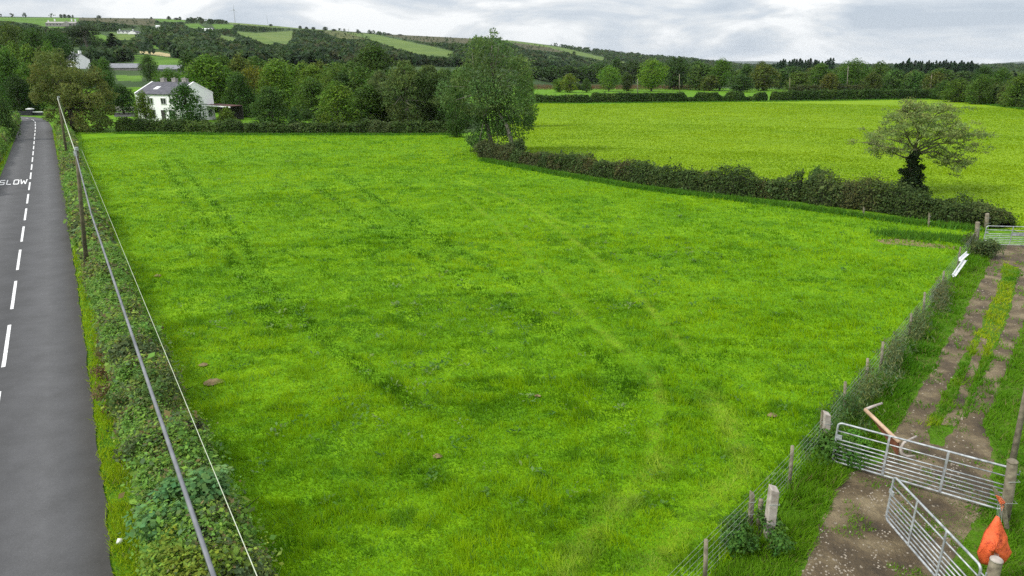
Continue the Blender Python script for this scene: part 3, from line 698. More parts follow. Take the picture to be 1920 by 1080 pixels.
mb = MB(); mb.tube([(0, 0, -.2), (.1, 0, 2), (0, .1, 5), (0, 0, 8.5)], [.5, .4, .28, .08], 8); limbs(mb, (0, 0, 1), [b[:3] for b in bl[::5]], .4, 4)
mb.build('trunk', M['bark'], root, True)

# ---- lone thin crowned tree with ivy trunk on the right
lb = at(1708, 362); LY = lb.y; root = empty('lone_tree', lb); tag(root, 'lone sparse flat topped tree with dark ivy round its trunk, in the hedge', 'tree')
def LP(px, py, dy=0): q = atY(px, py, LY+dy); return Vector((q.x-lb.x, q.y-lb.y, q.z))
mb = MB(); mb.tube([LP(1708, 366), LP(1708, 330), LP(1712, 300), LP(1716, 278)], [.36, .30, .24, .17], 8)
ends = []
main = [[(1716, 278), (1722, 250), (1726, 222), (1722, 203)], [(1716, 280), (1704, 262), (1694, 240), (1680, 220)], [(1714, 285), (1700, 270), (1672, 262), (1640, 258)], [(1716, 282), (1742, 262), (1768, 246), (1800, 232)],
        [(1718, 284), (1745, 270), (1790, 268), (1830, 282)], [(1720, 288), (1760, 272), (1800, 300), (1812, 318)], [(1714, 288), (1690, 280), (1660, 276), (1630, 268)], [(1718, 272), (1738, 238), (1756, 214), (1770, 206)],
        [(1714, 290), (1698, 296), (1672, 286), (1650, 290)], [(1724, 250), (1710, 225), (1700, 210), (1690, 206)], [(1720, 288), (1752, 284), (1775, 295), (1788, 322)], [(1740, 268), (1770, 256), (1810, 252), (1838, 256)]]
for q, path in enumerate(main):
    side = random.choice((-1, 1))*random.uniform(.5, 2.6) if q else .3
    pts = [LP(p[0], p[1], side*(j/3)**1.2) for j, p in enumerate(path)]
    r0 = .085 if q else .14; mb.tube(pts, [r0, r0*.75, r0*.45, r0*.15], 6)
    for t in range(16):
        u = random.uniform(.35, 1); j = min(2, int(u*3)); st = pts[j].lerp(pts[j+1], u*3-j if u*3-j <= 1 else 1)
        e = st+Vector((random.gauss(0, .8), random.gauss(0, .9), random.gauss(.15, .35))); ends.append(e)
        mb.tube([st, st.lerp(e, .5)+Vector((0, 0, .08)), e], [.028, .018, .006], 4)
mb.build('trunk', M['lichen_bark'], root, True)
bl = []
for e in ends:
    for q in range(2): bl.append((e.x+random.gauss(0, .25), e.y+random.gauss(0, .25), e.z+random.gauss(0, .12), random.uniform(.28, .6)))
for px, py in ((1690, 206), (1715, 202), (1745, 206), (1775, 218), (1800, 238), (1825, 252), (1828, 282), (1812, 300), (1806, 314), (1786, 318), (1644, 260), (1665, 240), (1760, 225), (1730, 215)):
    for q in range(3):
        p = LP(px+random.gauss(0, 6), py+random.gauss(0, 4), random.gauss(0, 1.6)); bl.append((p.x, p.y, p.z, random.uniform(.3, .55)))
for q in range(150):
    u = random.uniform(-1, 1); v = random.uniform(-1, 1)
    if u*u+v*v > 1: continue
    p = LP(1726+u*104, 199+(u*u+v*v*.6)*58+random.random()**1.5*34, v*4.8); bl.append((p.x, p.y, p.z, random.uniform(.3, .62)))
Q, c = blob_leaves(bl, 23000, .15, (.165, .215, .062), .5, None, .2, .5, squash=.45)
link(bpy.data.objects.new('crown', np_mesh('lone_crown', Q, 4, M['leaf'], c)), root)
bl = []
for px, py, r in ((1708, 352, 18), (1706, 335, 17), (1712, 318, 15), (1714, 302, 14), (1716, 290, 10), (1690, 345, 10), (1697, 322, 8), (1726, 332, 9), (1728, 314, 7), (1718, 345, 14), (1690, 320, 6), (1700, 358, 18), (1722, 358, 16)):
    for q in range(3): p = LP(px+random.uniform(-.3, .3)*r, py, random.uniform(-.5, .5)); bl.append((p.x, p.y, p.z, r*.88/F*depth(LY, 3)))
Q, c = blob_leaves(bl, 8500, .14, (.020, .036, .012), .8)
link(bpy.data.objects.new('ivy', np_mesh('ivy', Q, 4, M['leaf'], c)), root)

def clump(name, label, base, blobs, n, leaf, col, aspect=.6, down=None, up=.5, stems=0, cat='bush', hue=.15):
    base = Vector(base); root = empty(name, (base.x, base.y, 0)); tag(root, label, cat)
    Q, c = blob_leaves(blobs, n, leaf, col, aspect, down, .25, .25, up, hue); Q[:, :, 2] = np.maximum(Q[:, :, 2], .01)
    link(bpy.data.objects.new('foliage', np_mesh(name+'_foliage', Q, 4, M['leaf'], c)), root)
    m = MB()
    for b_ in blobs[::2]: m.tube([(b_[0]*.3, b_[1]*.3, 0), (b_[0]*.7, b_[1]*.7, b_[2]*.5), (b_[0], b_[1], b_[2])], [.02, .014, .006], 4)
    m.build('stem', M['twig'], root); return root
# ------------------------------------------------------------------ hedges
def hedge(name, label, pts, wid, hgt, leaf, per_m, pal, cat='hedge', group=None, rough=.28, twiggy=0, taper=True, core=.68, aspect=.62, up=.5, sprig=.08, hfun=None):
    pts = np.array([(p[0], p[1]) for p in pts], float); seg = np.linalg.norm(np.diff(pts, axis=0), axis=1); cum = np.concatenate([[0], np.cumsum(seg)]); L = cum[-1]
    root = empty(name, (pts[0, 0], pts[0, 1], 0)); tag(root, label, cat, group)
    sd = random.randint(50, 5000)
    def frame(s):
        x = np.interp(s, cum, pts[:, 0]); y = np.interp(s, cum, pts[:, 1])
        e = .6; dx = np.interp(np.minimum(s+e, L), cum, pts[:, 0])-np.interp(np.maximum(s-e, 0), cum, pts[:, 0]); dy = np.interp(np.minimum(s+e, L), cum, pts[:, 1])-np.interp(np.maximum(s-e, 0), cum, pts[:, 1])
        n = np.hypot(dx, dy)+1e-9; return x, y, dy/n, -dx/n
    def prof(s, th):
        k = 1+rough*2*(fbm(s, th*2+sd, .9*hgt, 3, 11)-.5)+rough*1.2*(fbm(s, th*.6+sd*3, 3*hgt, 2, 12)-.5)
        if taper: k = k*np.clip(np.minimum(s, L-s)/(.5*hgt)+.35, 0, 1)**.6
        hh = hgt if hfun is None else hgt*hfun(s/L)
        c, sn = np.cos(th), np.sin(th)
        return np.sign(c)*np.abs(c)**.7*wid/2*k, np.abs(sn)**.75*hh*k
    n = int(per_m*L*1.4); s = rng.random(n)*L; th = rng.random(n)*math.pi*1.0
    lat, up_z = prof(s, th); q = .80+.24*rng.random(n); sp_ = rng.random(n) < sprig; q[sp_] += .32*rng.random(sp_.sum())**1.5
    x, y, nx, ny = frame(s); P = np.stack([x+nx*lat*q, y+ny*lat*q, np.maximum(up_z*q+.02, .03)], 1)
    out = np.stack([nx*np.cos(th), ny*np.cos(th), np.sin(th)], 1)
    Nn = unit(out*.7+rng.normal(size=(n, 3))*.6+np.array([0, 0, up])); sz = leaf*np.exp(rng.normal(size=n)*.38)
    Q = leaves(P, Nn, sz, sz*aspect)
    # palette patches along the hedge
    w = fbm(s*1.0+sd, P[:, 2]*.8+lat*.5, 1.6*hgt, 3, 13)+rng.normal(size=n)*.05; w = (np.argsort(np.argsort(w))/n)
    edges = np.cumsum([p[1] for p in pal]); edges = edges/edges[-1]; idx = np.searchsorted(edges, w)
    base = np.array([p[0] for p in pal])[np.minimum(idx, len(pal)-1)]
    Q[:, :, 0] -= pts[0, 0]; Q[:, :, 1] -= pts[0, 1]
    link(bpy.data.objects.new('foliage', np_mesh(name+'_foliage', Q, 4, M['leaf'], jitter_col(base*(1.6 if 'roadside' in name else 1.25), n, .3, .15))), root)
    ns = max(8, int(L/(.35*hgt))); nt_ = 10; ss = np.linspace(.05, L-.05, ns); tt = np.linspace(0, math.pi, nt_); S, TT = np.meshgrid(ss, tt, indexing='ij')
    lat, uz = prof(S, TT); x, y, nx, ny = frame(S); V = np.stack([x+nx*lat*core-pts[0, 0], y+ny*lat*core-pts[0, 1], uz*core], -1).reshape(-1, 3)
    mb = MB(); mb.add(V, [(a*nt_+b, a*nt_+b+1, (a+1)*nt_+b+1, (a+1)*nt_+b) for a in range(ns-1) for b in range(nt_-1)])
    for k in range(int(twiggy*L)):
        s1 = random.random()*L; a = random.uniform(.2, 2.9); l1, z1 = prof(np.array(s1), np.array(a)); x1, y1, n1, n2 = [float(v) for v in frame(np.array(s1))]
        ls = random.uniform(.8, 1.15); ax = random.uniform(-.5, .5)
        mb.tube([(x1-pts[0, 0], y1-pts[0, 1], 0), (x1-pts[0, 0]+n1*l1*.5+ax*.3, y1-pts[0, 1]+n2*l1*.5, z1*.5), (x1-pts[0, 0]+n1*l1*ls+ax*.6, y1-pts[0, 1]+n2*l1*ls, z1*ls)], [.03, .02, .006], 4, False)
    mb.build('branches', M['twig'], root, True)
    return root
HD = [((.038, .070, .016), 3), ((.055, .096, .020), 3), ((.075, .105, .024), 1.5), ((.058, .050, .020), .7)]
HT = [((.036, .074, .014), 3), ((.046, .092, .016), 3), ((.065, .11, .02), 1)]
HR = [((.085, .165, .028), 3), ((.110, .20, .030), 3), ((.075, .115, .042), 2), ((.11, .095, .042), 1.2), ((.15, .21, .035), 1.4), ((.055, .080, .030), 1.2)]
# along the road, three stretches that look different
def mid(a, b, y): return at((np.interp(y, [q[1] for q in a[::-1]], [q[0] for q in a[::-1]])+np.interp(y, [q[1] for q in b[::-1]], [q[0] for q in b[::-1]]))/2, y)
hl = [(346, 1200), (328, 1080), (300, 930), (266, 800), (228, 660), (199, 570), (158, 430), (128, 330), (113, 262), (105, 240)]
hr = [(536, 1200), (450, 1080), (374, 930), (315, 800), (270, 660), (235, 570), (178, 430), (151, 330), (138, 262), (133, 240)]
def hseg(y0, y1, n=10): return [mid(hl, hr, y) for y in np.linspace(y0, y1, n)]
hedge('roadside_hedge', 'overgrown mixed roadside hedge of pale leaves beside the nearest road stretch', [mid(hl, hr, y) for y in (1240, 1150, 1080, 1000, 920, 850, 790, 740)], 1.85, 1.15, .082, 2500, HR, rough=.35, twiggy=6, core=.68, sprig=.12, taper=False)
hedge('roadside_hedge', 'green roadside hedge with low brambles along the middle of the road', [mid(hl, hr, y) for y in (742, 700, 640, 590, 545, 510)], 1.65, 1.15, .10, 1700, HR, rough=.33, twiggy=4, core=.68, sprig=.12, taper=False)
hedge('roadside_hedge', 'trimmed roadside hedge running from the near pole to the road bend', [mid(hl, hr, y) for y in (508, 470, 430, 390, 350, 315, 290, 268, 252, 243)], 1.8, 1.2, .17, 640, HR, rough=.3, twiggy=1, taper=False)
clump('dead_bramble', 'strip of brown dead stems on the road side of the hedge below the near pole', at(205, 690), [(random.uniform(-.25, .25)+t*1.9, random.uniform(-.2, .2)-t*3.6, random.uniform(.15, .55), random.uniform(.18, .3)) for t in [random.uniform(-1, 1) for k in range(26)]], 2600, .09, (.13, .085, .045), .4)
# left of the road
hedge('roadside_hedge', 'clipped hedge on the left side of the road near the bend', [at(-60, 372), at(-22, 300), at(6, 262), at(20, 240), at(27, 227)], 2.2, 1.7, .2, 520, HR, rough=.25)
# far edge of the near field
hedge('field_hedge', 'straggly low hedge in front of the white house', [at(222, 246), at(300, 247), at(380, 248), at(460, 249)], 2.0, 1.65, .22, 560, [((.048, .085, .02), 3), ((.068, .115, .024), 3), ((.09, .14, .028), 2)], rough=.42, twiggy=.7, sprig=.14)
hedge('field_hedge', 'ragged hedge with bare stems under the dark trees and birches', [at(458, 249), at(560, 249), at(660, 249), at(760, 249), at(862, 249)], 1.8, 1.45, .22, 560, [((.048, .085, .02), 3), ((.065, .11, .024), 3), ((.075, .105, .034), 2)], rough=.45, twiggy=.9, sprig=.14)
# between the two fields
mp = [(905, 294), (960, 304), (1010, 312), (1060, 319), (1120, 329), (1200, 342), (1300, 356), (1400, 366), (1500, 375), (1600, 387), (1700, 402), (1800, 416), (1862, 422)]
hedge('field_hedge', 'short brown twiggy hedge beginning beside the tallest tree', [at(*p) for p in mp[:4]], 1.7, 1.35, .13, 900, [((.062, .080, .028), 3), ((.075, .078, .028), 1.5), ((.05, .085, .022), 2)], rough=.3, twiggy=2.5, taper=False)
hedge('field_hedge', 'long dark hedge with leafy top dividing the two pastures', [at(*p) for p in mp[3:9]], 1.75, 1.65, .13, 1000, [((.048, .080, .02), 4), ((.066, .105, .028), 3), ((.072, .075, .026), 1.0)], rough=.46, twiggy=2.5, taper=False, sprig=.16)
hedge('field_hedge', 'thick bramble hedge under the lone tree near the far gate', [at(*p) for p in mp[8:]]+[at(1885, 428)], 2.0, 1.75, .12, 1300, [((.048, .078, .02), 4), ((.07, .10, .028), 3), ((.078, .085, .028), 1.0)], rough=.55, twiggy=3, sprig=.2, hfun=lambda t: 1-.5*np.clip((t-.62)/.38, 0, 1))
place('bush0', 1535, YN(52.5), 312, 44, 'sapling_bush', 'small pointed bush rising out of the dividing hedge', 'bush', None, (1.1, 1.2, 1.1))
place('bush1', 1213, YN(62), 305, 16, 'sapling_bush', 'tiny pointed sapling sticking up from the long hedge', 'bush', None, (1.0, 1.05, 1.0))
# beyond the right field
hedge('field_hedge', 'trimmed far hedge, leftmost piece beside the tallest tree', [at(996, 192.5), at(1050, 193), at(1106, 193)], 2.2, 2.2, .34, 300, HT, rough=.14, group=None)
hedge('field_hedge', 'longest square cut piece of the far clipped hedge', [at(1106, 192.5), at(1200, 192), at(1285, 191)], 2.4, 2.5, .34, 330, HT, rough=.10)
hedge('field_hedge', 'low overgrown piece linking the clipped hedge blocks', [at(1280, 190.5), at(1350, 190), at(1420, 189.5)], 1.8, 1.3, .34, 240, HT, rough=.2)
hedge('field_hedge', 'square clipped hedge block right of the longest piece', [at(1303, 190.5), at(1326, 190), at(1349, 190)], 2.2, 2.5, .34, 330, HT, rough=.10)
hedge('field_hedge', 'second short clipped hedge block in the far hedge', [at(1358, 190), at(1378, 190), at(1396, 190)], 2.2, 2.5, .34, 330, HT, rough=.12)
hedge('field_hedge', 'small domed hedge block before the unbroken far hedge', [at(1411, 189.5), at(1424, 189.3), at(1437, 189)], 2.2, 2.5, .34, 330, HT, rough=.2)
hedge('field_hedge', 'unbroken clipped far hedge reaching the side hedge', [at(1445, 189), at(1550, 187.5), at(1650, 186), at(1770, 184.5)], 2.4, 2.7, .36, 330, HT, rough=.12)
hedge('field_hedge', 'pale overgrown hedge behind the unbroken clipped hedge', [at(1478, 176), at(1560, 175), at(1650, 174.5), at(1770, 174)], 2.4, 2.9, .45, 200, [((.07, .085, .028), 3), ((.055, .075, .022), 2)], rough=.2)
hedge('field_hedge', 'tall dark bushy side hedge down the right of the yellow pasture', [at(1765, 184.5), at(1800, 186.5), at(1850, 192), at(1900, 199), at(1960, 207), at(2060, 222)], 4.5, 4.6, .36, 520, HD[:3], rough=.3)
hedge('field_hedge', 'dark low hedge in front of the bracken on the back field', [at(1055, 169), at(1098, 168.6)], 2, 2, .4, 200, HD, rough=.2)

# bracken: brown ground cover behind the back field
n = 9000; px = rng.uniform(1000, 1330, n); pyb = rng.uniform(163, 168.5, n); P = np.array([at(a, b) for a, b in zip(px, pyb)]); P[:, 2] = rng.random(n)*1.3
Q = leaves(P, unit(rng.normal(size=(n, 3))+np.array([0, 0, .8])), .6, .35)
o = link(bpy.data.objects.new('bracken', np_mesh('bracken', Q, 4, M['leaf'], jitter_col((.13, .088, .042), n, .3, .2)))); tag(o, 'rusty brown bracken below the light green trees', 'bracken', kind='stuff')

# woods of the hillside
n = 22000; px = rng.uniform(-120, 2050, n)
ytop = np.interp(px, [p[0] for p in SKY], [p[1] for p in SKY]); u = rng.random(n)
py = ytop+.8+(np.interp(px, [0, 700, 1000, 1330, 2000], [124, 122, 128, 142, 152])-ytop)*u
x, y, z, ok = hit(px, py); r = np.hypot(x, y); ok &= r > 270
ht = np.clip(3.2+r*.0018+rng.random(n)*3.0, 3, 11)*np.where(r < 900, 1.15, .9); wd = ht*(.9+.5*rng.random(n))
hp = ht/depth(y, z)*F; wp = wd/depth(y, z)*F*.45
near_fields = np.zeros(n, bool); scl = np.ones(n)
hits = []
for f_ in (1, .62, .38):
    q = np.zeros(n, bool)
    for k, poly in LAND:
        for ddx, ddy in ((0, 0), (0, -.55), (-.8, -.4), (.8, -.4), (-.6, 0), (.6, 0), (0, -.9)): q |= inpoly(px+ddx*wp*f_, py+ddy*hp*f_, poly)
    hits.append(q)
near_fields = hits[0] & hits[1] & hits[2]
scl = np.where(~hits[0], 1, np.where(~hits[1], .62, .38)); ht *= scl; wd *= scl; hp *= scl
strip = rng.random(n) < .035     # hedgerow and lone trees allowed in the fields
heath = np.zeros(n, bool)
for k, poly in LAND:
    if k in ('h_heath', 'h_olive'): heath |= inpoly(px, py-hp*.5, poly)
ok &= ~near_fields | (heath & (rng.random(n) < .3))
bld = np.zeros(n, bool)
for a, b, c2, d in ((100, 38, 140, 56), (226, 54, 262, 68), (380, 50, 402, 60), (290, 46, 302, 54), (128, 94, 160, 130), (212, 116, 258, 134), (306, 122, 345, 138)): bld |= (px > a-4) & (px < c2+4) & (py > b) & (py < d+9)
ok &= ~bld
# clearings so the wood is not one even carpet
ok &= fbm(x, y, 60, 2, 77) > np.where(r > 500, .30, .34)
x, y, z, ht, wd, r = x[ok], y[ok], z[ok], ht[ok], wd[ok], r[ok]; nt_ = len(x)
per = 30; k = np.repeat(np.arange(nt_), per); N_ = len(k); d = unit(rng.normal(size=(N_, 3))+np.array([0, 0, .45]))
rr = .6+.45*rng.random(N_)
P = np.stack([x[k]+d[:, 0]*wd[k]*.5*rr, y[k]+d[:, 1]*wd[k]*.5*rr, z[k]+ht[k]*(.46+.5*d[:, 2]*rr)], 1)
sz = ht[k]*.36*(.6+.8*rng.random(N_)); Q = leaves(P, unit(d+rng.normal(size=(N_, 3))*.5+np.array([0, 0, .3])), sz, sz*.75)
tb_ = np.array([(.040, .078, .026), (.054, .096, .028), (.070, .115, .028), (.066, .078, .030), (.038, .070, .034)])[rng.choice(5, nt_, p=[.35, .27, .12, .11, .15])]*(.8+.4*fbm(x, y, 120, 2, 78))[:, None]
o = link(bpy.data.objects.new('woodland', np_mesh('woodland', Q, 4, M['leaf'], jitter_col(tb_[k], N_, .25, .1)))); tag(o, 'dark mixed woods covering the hillside between the fields', 'woodland', kind='stuff')
# trees one can tell apart on the skyline
sk = [(115, 26.5, 7, 'small tree'), (122, 26, 9, 'bushy tree'), (130, 27.5, 9, 'low tree'), (137, 27.5, 4, 'thin tree'), (186, 28.5, 10, 'low thorn'), (284, 31.5, 5, 'bush'), (317, 30, 10, 'tree'), (331, 33, 12, 'tree'), (338, 31, 6, 'tree'), (376, 31.5, 12, 'round tree'), (397, 36, 14, 'tree'), (410, 36, 14, 'tree'), (508, 45, 8, 'bush'), (563, 48, 9, 'tree'), (575, 50, 9, 'tree'), (588, 50.5, 10, 'tree'), (610, 50, 12, 'tree'), (626, 54, 12, 'tree'), (672, 57.5, 13, 'tree'), (694, 58, 10, 'tree'), (712, 60, 14, 'tree'), (728, 62, 14, 'tree'), (750, 64, 14, 'tree'), (1076, 96, 8, 'round bush'), (1196, 98, 8, 'tree'), (1226, 103, 6, 'tree')]
for j, (px, tp, w, nm) in enumerate(sk):
    yb = float(np.interp(px, [p[0] for p in SKY], [p[1] for p in SKY]))+1.2
    if px == 1076: yb = 103
    p = hit1(px, yb); zt = atY(px, tp, p.y).z
    cm, tm, H0, W0 = PROTO['far%d' % (j % 4)]; W = w/F*depth(p.y, p.z); r_ = empty('skyline_tree', p, j, (W/W0, W/W0, max(2, zt-p.z)/H0))
    wh = ['left of the skyline above the stone mansion', 'on the ridge above the white cottages', 'on the ridge left of the wind turbine', 'on the ridge right of the wind turbine', 'on the right hand end of the hill']
    g_ = 0 if px < 150 else 1 if px < 300 else 2 if px < 430 else 3 if px < 800 else 4
    idx = sum(1 for q in sk[:j] if (0 if q[0] < 150 else 1 if q[0] < 300 else 2 if q[0] < 430 else 3 if q[0] < 800 else 4) == g_)
    tag(r_, '%s dark %s from the left %s' % (ordn[idx], nm, wh[g_]), 'tree', 'trees on the skyline')
    for nm2, me in (('crown', cm), ('trunk', tm)):
        q = link(bpy.data.objects.new(nm2, me), r_)
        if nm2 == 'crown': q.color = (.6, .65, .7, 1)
exec_tail = True

# ------------------------------------------------------------------ buildings
def gabled(mb, L, W, eave, ridge, y0=0):
    w = W/2; pr = [(-w, -.2), (w, -.2), (w, eave), (0, ridge), (-w, eave)]
    vs = [(x, y, z) for x in (-L/2, L/2) for y, z in pr]
    mb.add(vs, [(0, 1, 2, 3, 4)[::-1], (5, 6, 7, 8, 9)]+[(i, (i+1) % 5, 5+(i+1) % 5, 5+i)[::-1] for i in range(5)])
def roof_slabs(mb, L, W, eave, ridge, over=.25, th=.14, ends=.0):
    w = W/2; sl = (ridge-eave)/w; e = w+over; Lh = L/2+ends
    for s in (-1, 1):
        a = [(-Lh, 0, ridge+.02), (Lh, 0, ridge+.02), (Lh, s*e, eave-over*sl+.02), (-Lh, s*e, eave-over*sl+.02)]
        mb.add([*a, *[(x, y, z+th) for x, y, z in a]], [(0, 1, 2, 3), (7, 6, 5, 4), (0, 4, 5, 1), (1, 5, 6, 2), (2, 6, 7, 3), (3, 7, 4, 0)])
def window(root, c, w, h, face, name='window'):
    """face: 'front' (-y) or 'right' (+x)"""
    f = MB(); g = MB(); x, y, z = c; t = .07
    if face == 'front':
        for a, d in (((x-w/2, y, z), (t, .10, h+t)), ((x+w/2, y, z), (t, .10, h+t)), ((x, y, z+h/2), (w-t, .10, t)), ((x, y, z-h/2-.03), (w+.25, .16, t)), ((x, y, z), (t*.7, .09, h-t))): f.box(a, d)
        g.box((x, y+.015, z), (w-.02, .04, h-.02))
    else:
        for a, d in (((x, y-w/2, z), (.10, t, h+t)), ((x, y+w/2, z), (.10, t, h+t)), ((x, y, z+h/2), (.10, w-t, t)), ((x, y, z-h/2-.03), (.16, w+.25, t)), ((x, y, z), (.09, t*.7, h-t))): f.box(a, d)
        g.box((x-.015, y, z), (.04, w-.02, h-.02))
    fo = f.build(name, M['frame'], root); g.build('pane', M['glass'], fo); return fo
Lh, Wh, Eh, Rh = 10.8, 8.6, 5.0, 6.95
th_ = R_(-22); cn = at(340, 229); c_, s_ = math.cos(th_), math.sin(th_)
hc = Vector((cn.x-(Lh/2)*c_-(Wh/2)*s_, cn.y-(Lh/2)*s_+(Wh/2)*c_, 0))
house = empty('white_house', hc, th_); tag(house, 'two storey white rendered house with slate roof and three chimneys', 'house')
m = MB(); gabled(m, Lh, Wh, Eh, Rh); m.build('wall', M['whitewash'], house)
m = MB(); roof_slabs(m, Lh-.5, Wh, Eh, Rh); roof = m.build('roof', M['slate'], house)
for xx in (-2.6, .3, 2.9): m = MB(); m.box((xx, .3, Rh+.18), (.95, .7, 1.1)); m.box((xx, .3, Rh+.79), (1.05, .8, .12)); ch = m.build('chimney', M['stone'], house); \
    m2 = MB(); m2.tube([(xx, .3, Rh+.83), (xx, .3, Rh+1.05)], .12, 8); m2.build('chimney_pot', M['stone'], ch)
m = MB()
for sx_ in (-1, 1):
    for s in (-1, 1):
        sl = (Rh-Eh)/(Wh/2); a = [(sx_*(Lh/2+.03), 0, Rh+.24), (sx_*(Lh/2-.27), 0, Rh+.24), (sx_*(Lh/2-.27), s*(Wh/2+.08), Eh+.22-.08*sl), (sx_*(Lh/2+.03), s*(Wh/2+.08), Eh+.22-.08*sl)]
        m.add([*a, *[(x, y, z-.34) for x, y, z in a]], [(0, 1, 2, 3), (7, 6, 5, 4), (0, 4, 5, 1), (1, 5, 6, 2), (2, 6, 7, 3), (3, 7, 4, 0)])
m.build('roof_parapet', M['white_paint'], house)
yf = -Wh/2-.03
for c in ((-1.6, yf, 3.75), (1.7, yf, 3.75), (3.9, yf, 3.75)): window(house, c, 1.25, 1.05, 'front')
for c in ((-1.6, yf, 1.3), (3.5, yf, 1.3)): window(house, c, 1.6, 1.75, 'front')
m = MB(); m.box((1.2, yf, 1.05), (1.0, .08, 2.1)); d = m.build('door', M['darkgap'], house); m = MB(); m.box((1.55, yf-.06, 1.05), (.05, .06, .14)); m.build('handle', M['galv'], d)
window(house, (Lh/2+.03, 3.0, 1.35), .9, 1.3, 'right')
sl = (Rh-Eh)/(Wh/2); yc = -Wh/4-.3; zc = Eh+(Wh/2+yc)*sl+.20
m = MB(); m.box((-1.5, yc, zc), (1.05, 1.1, .1), rx=math.atan(sl)); sk_ = m.build('skylight', M['white_paint'], house); m = MB(); m.box((-1.5, yc-.02, zc+.035), (.85, .9, .06), rx=math.atan(sl)); m.build('pane', M['white_metal'], sk_)
# lean-to
m = MB(); m.box((Lh/2+2.9, Wh/2-.3, 2.75), (6.0, 3.4, .10), ry=R_(2)); m.build('lean_to_roof', M['redroof'], house)
m = MB(); m.box((Lh/2+2.95, Wh/2-2.06, 2.62), (6.1, .08, .22), ry=R_(2)); m.build('fascia', M['white_paint'], house)
for xx in (Lh/2+5.7, Lh/2+2.9): m = MB(); m.box((xx, Wh/2-1.9, 1.25), (.14, .14, 2.6)); m.build('lean_to_post', M['darkgap'], house)
m = MB(); m.box((Lh/2+2.9, Wh/2+1.35, 1.3), (5.8, .1, 2.6)); m.build('shade_panel', M['darkgap'], house)  # dark sheet stands in for the shade inside the open lean-to
# drive and low wall left of the house
o = sheet('drive', [at(214, 219), at(256, 219), at(256, 211), at(214, 211)], .012, M['asphalt']); tag(o, 'grey strip of driveway left of the white house', 'drive')
a, b2 = at(214, 209), at(262, 209); m = MB(); m.box(((a.x+b2.x)/2, a.y+1, .5), (abs(b2.x-a.x), .4, 1.1)); o = m.build('garden_wall', M['stone'], None); tag(o, 'low grey brown garden wall behind the drive', 'wall')

# grey roofed house in the trees, shed, barn
def small_house(px, py, top, Lm, Wm, rz, name, label, wallm, roofm, chim=True, eave=.62, nwin=2):
    p = hit1(px, py); ht = max(2.5, atY(px, top, p.y).z-p.z); e = ht*eave
    r = empty(name, p, rz); tag(r, label, 'house' if 'house' in name or 'cottage' in name or 'mansion' in name else 'farm building')
    m = MB(); gabled(m, Lm, Wm, e, ht); m.build('wall', wallm, r); m = MB(); roof_slabs(m, Lm+.3, Wm, e, ht, .3); rf = m.build('roof', roofm, r)
    if chim:
        for xx in (-Lm*.42, Lm*.42): m = MB(); m.box((xx, 0, ht+.4), (.7, 1.0, 1.8)); m.build('chimney', wallm, r)
    for k in range(nwin):
        m = MB(); m.box((-Lm/2+(k+.5)*Lm/nwin, -Wm/2-.03, e*.58), (.9, .08, 1.2)); m.build('window', M['glass'], r)
    return r
small_house(148, 128, 101, 8, 6.5, R_(-35), 'grey_roofed_house', 'pale house with grey roof and chimney half hidden under the tall pine', M['whitewash'], M['slate'])
small_house(236, 131, 120, 12.5, 6, R_(2), 'long_shed', 'long low shed with grey sheet roof behind the trees left of the house', M['stone'], M['sheet_roof'], False, .35, 0)
small_house(324, 134, 126, 10, 6, R_(4), 'round_barn', 'bluish grey barn roof showing above the trees behind the white house', M['sheet_roof'], M['sheet_roof'], False, .4, 0)
r_ = small_house(119, 50, 41, 32, 11, R_(5), 'stone_mansion', 'wide grey stone mansion with pale chimneys alone on the top left pasture', M['stone'], M['stone'], False, .66, 9)
for xx in (-15, -8, 10, 14): m = MB(); m.box((xx, 0, max(v.co.z for v in r_.children[0].data.vertices)+.2), (1.0, 1.2, 2.6)); m.build('chimney', M['white_paint'], r_)
m = MB(); hm = max(v.co.z for v in r_.children[0].data.vertices); m.prism([(-3, 0), (3, 0), (3, hm*.5), (0, hm*.85), (-3, hm*.5)], -1.2, 1.2, Matrix.Translation((7, -5.9, 0)) @ Matrix.Rotation(R_(90), 4, 'X')); m.build('porch_gable', M['stone'], r_)
small_house(238, 63, 57.5, 15, 7, R_(3), 'white_cottage', 'long low white cottage, the left one of the pair on the hillside', M['white_paint'], M['slate'], True, .8, 4)
small_house(253.5, 64, 58, 9, 8, R_(80), 'white_cottage', 'white gable ended cottage, the right one of the pair on the hillside', M['white_paint'], M['slate'], False, .5, 2)
small_house(388, 57.5, 53.5, 12, 6, R_(2), 'farm_shed', 'pale flat roofed farm shed high on the hillside', M['whitewash'], M['white_paint'], False, .7, 0)
small_house(397.5, 57.5, 52, 5, 6, R_(80), 'white_farmhouse', 'small bright white farmhouse at the right end of the pale hill shed', M['white_paint'], M['slate'], False, .6, 1)
small_house(298, 52, 49.5, 6, 5, R_(10), 'white_cottage', 'tiny pale cottage alone among the hillside trees', M['white_paint'], M['white_paint'], False, .6, 1)

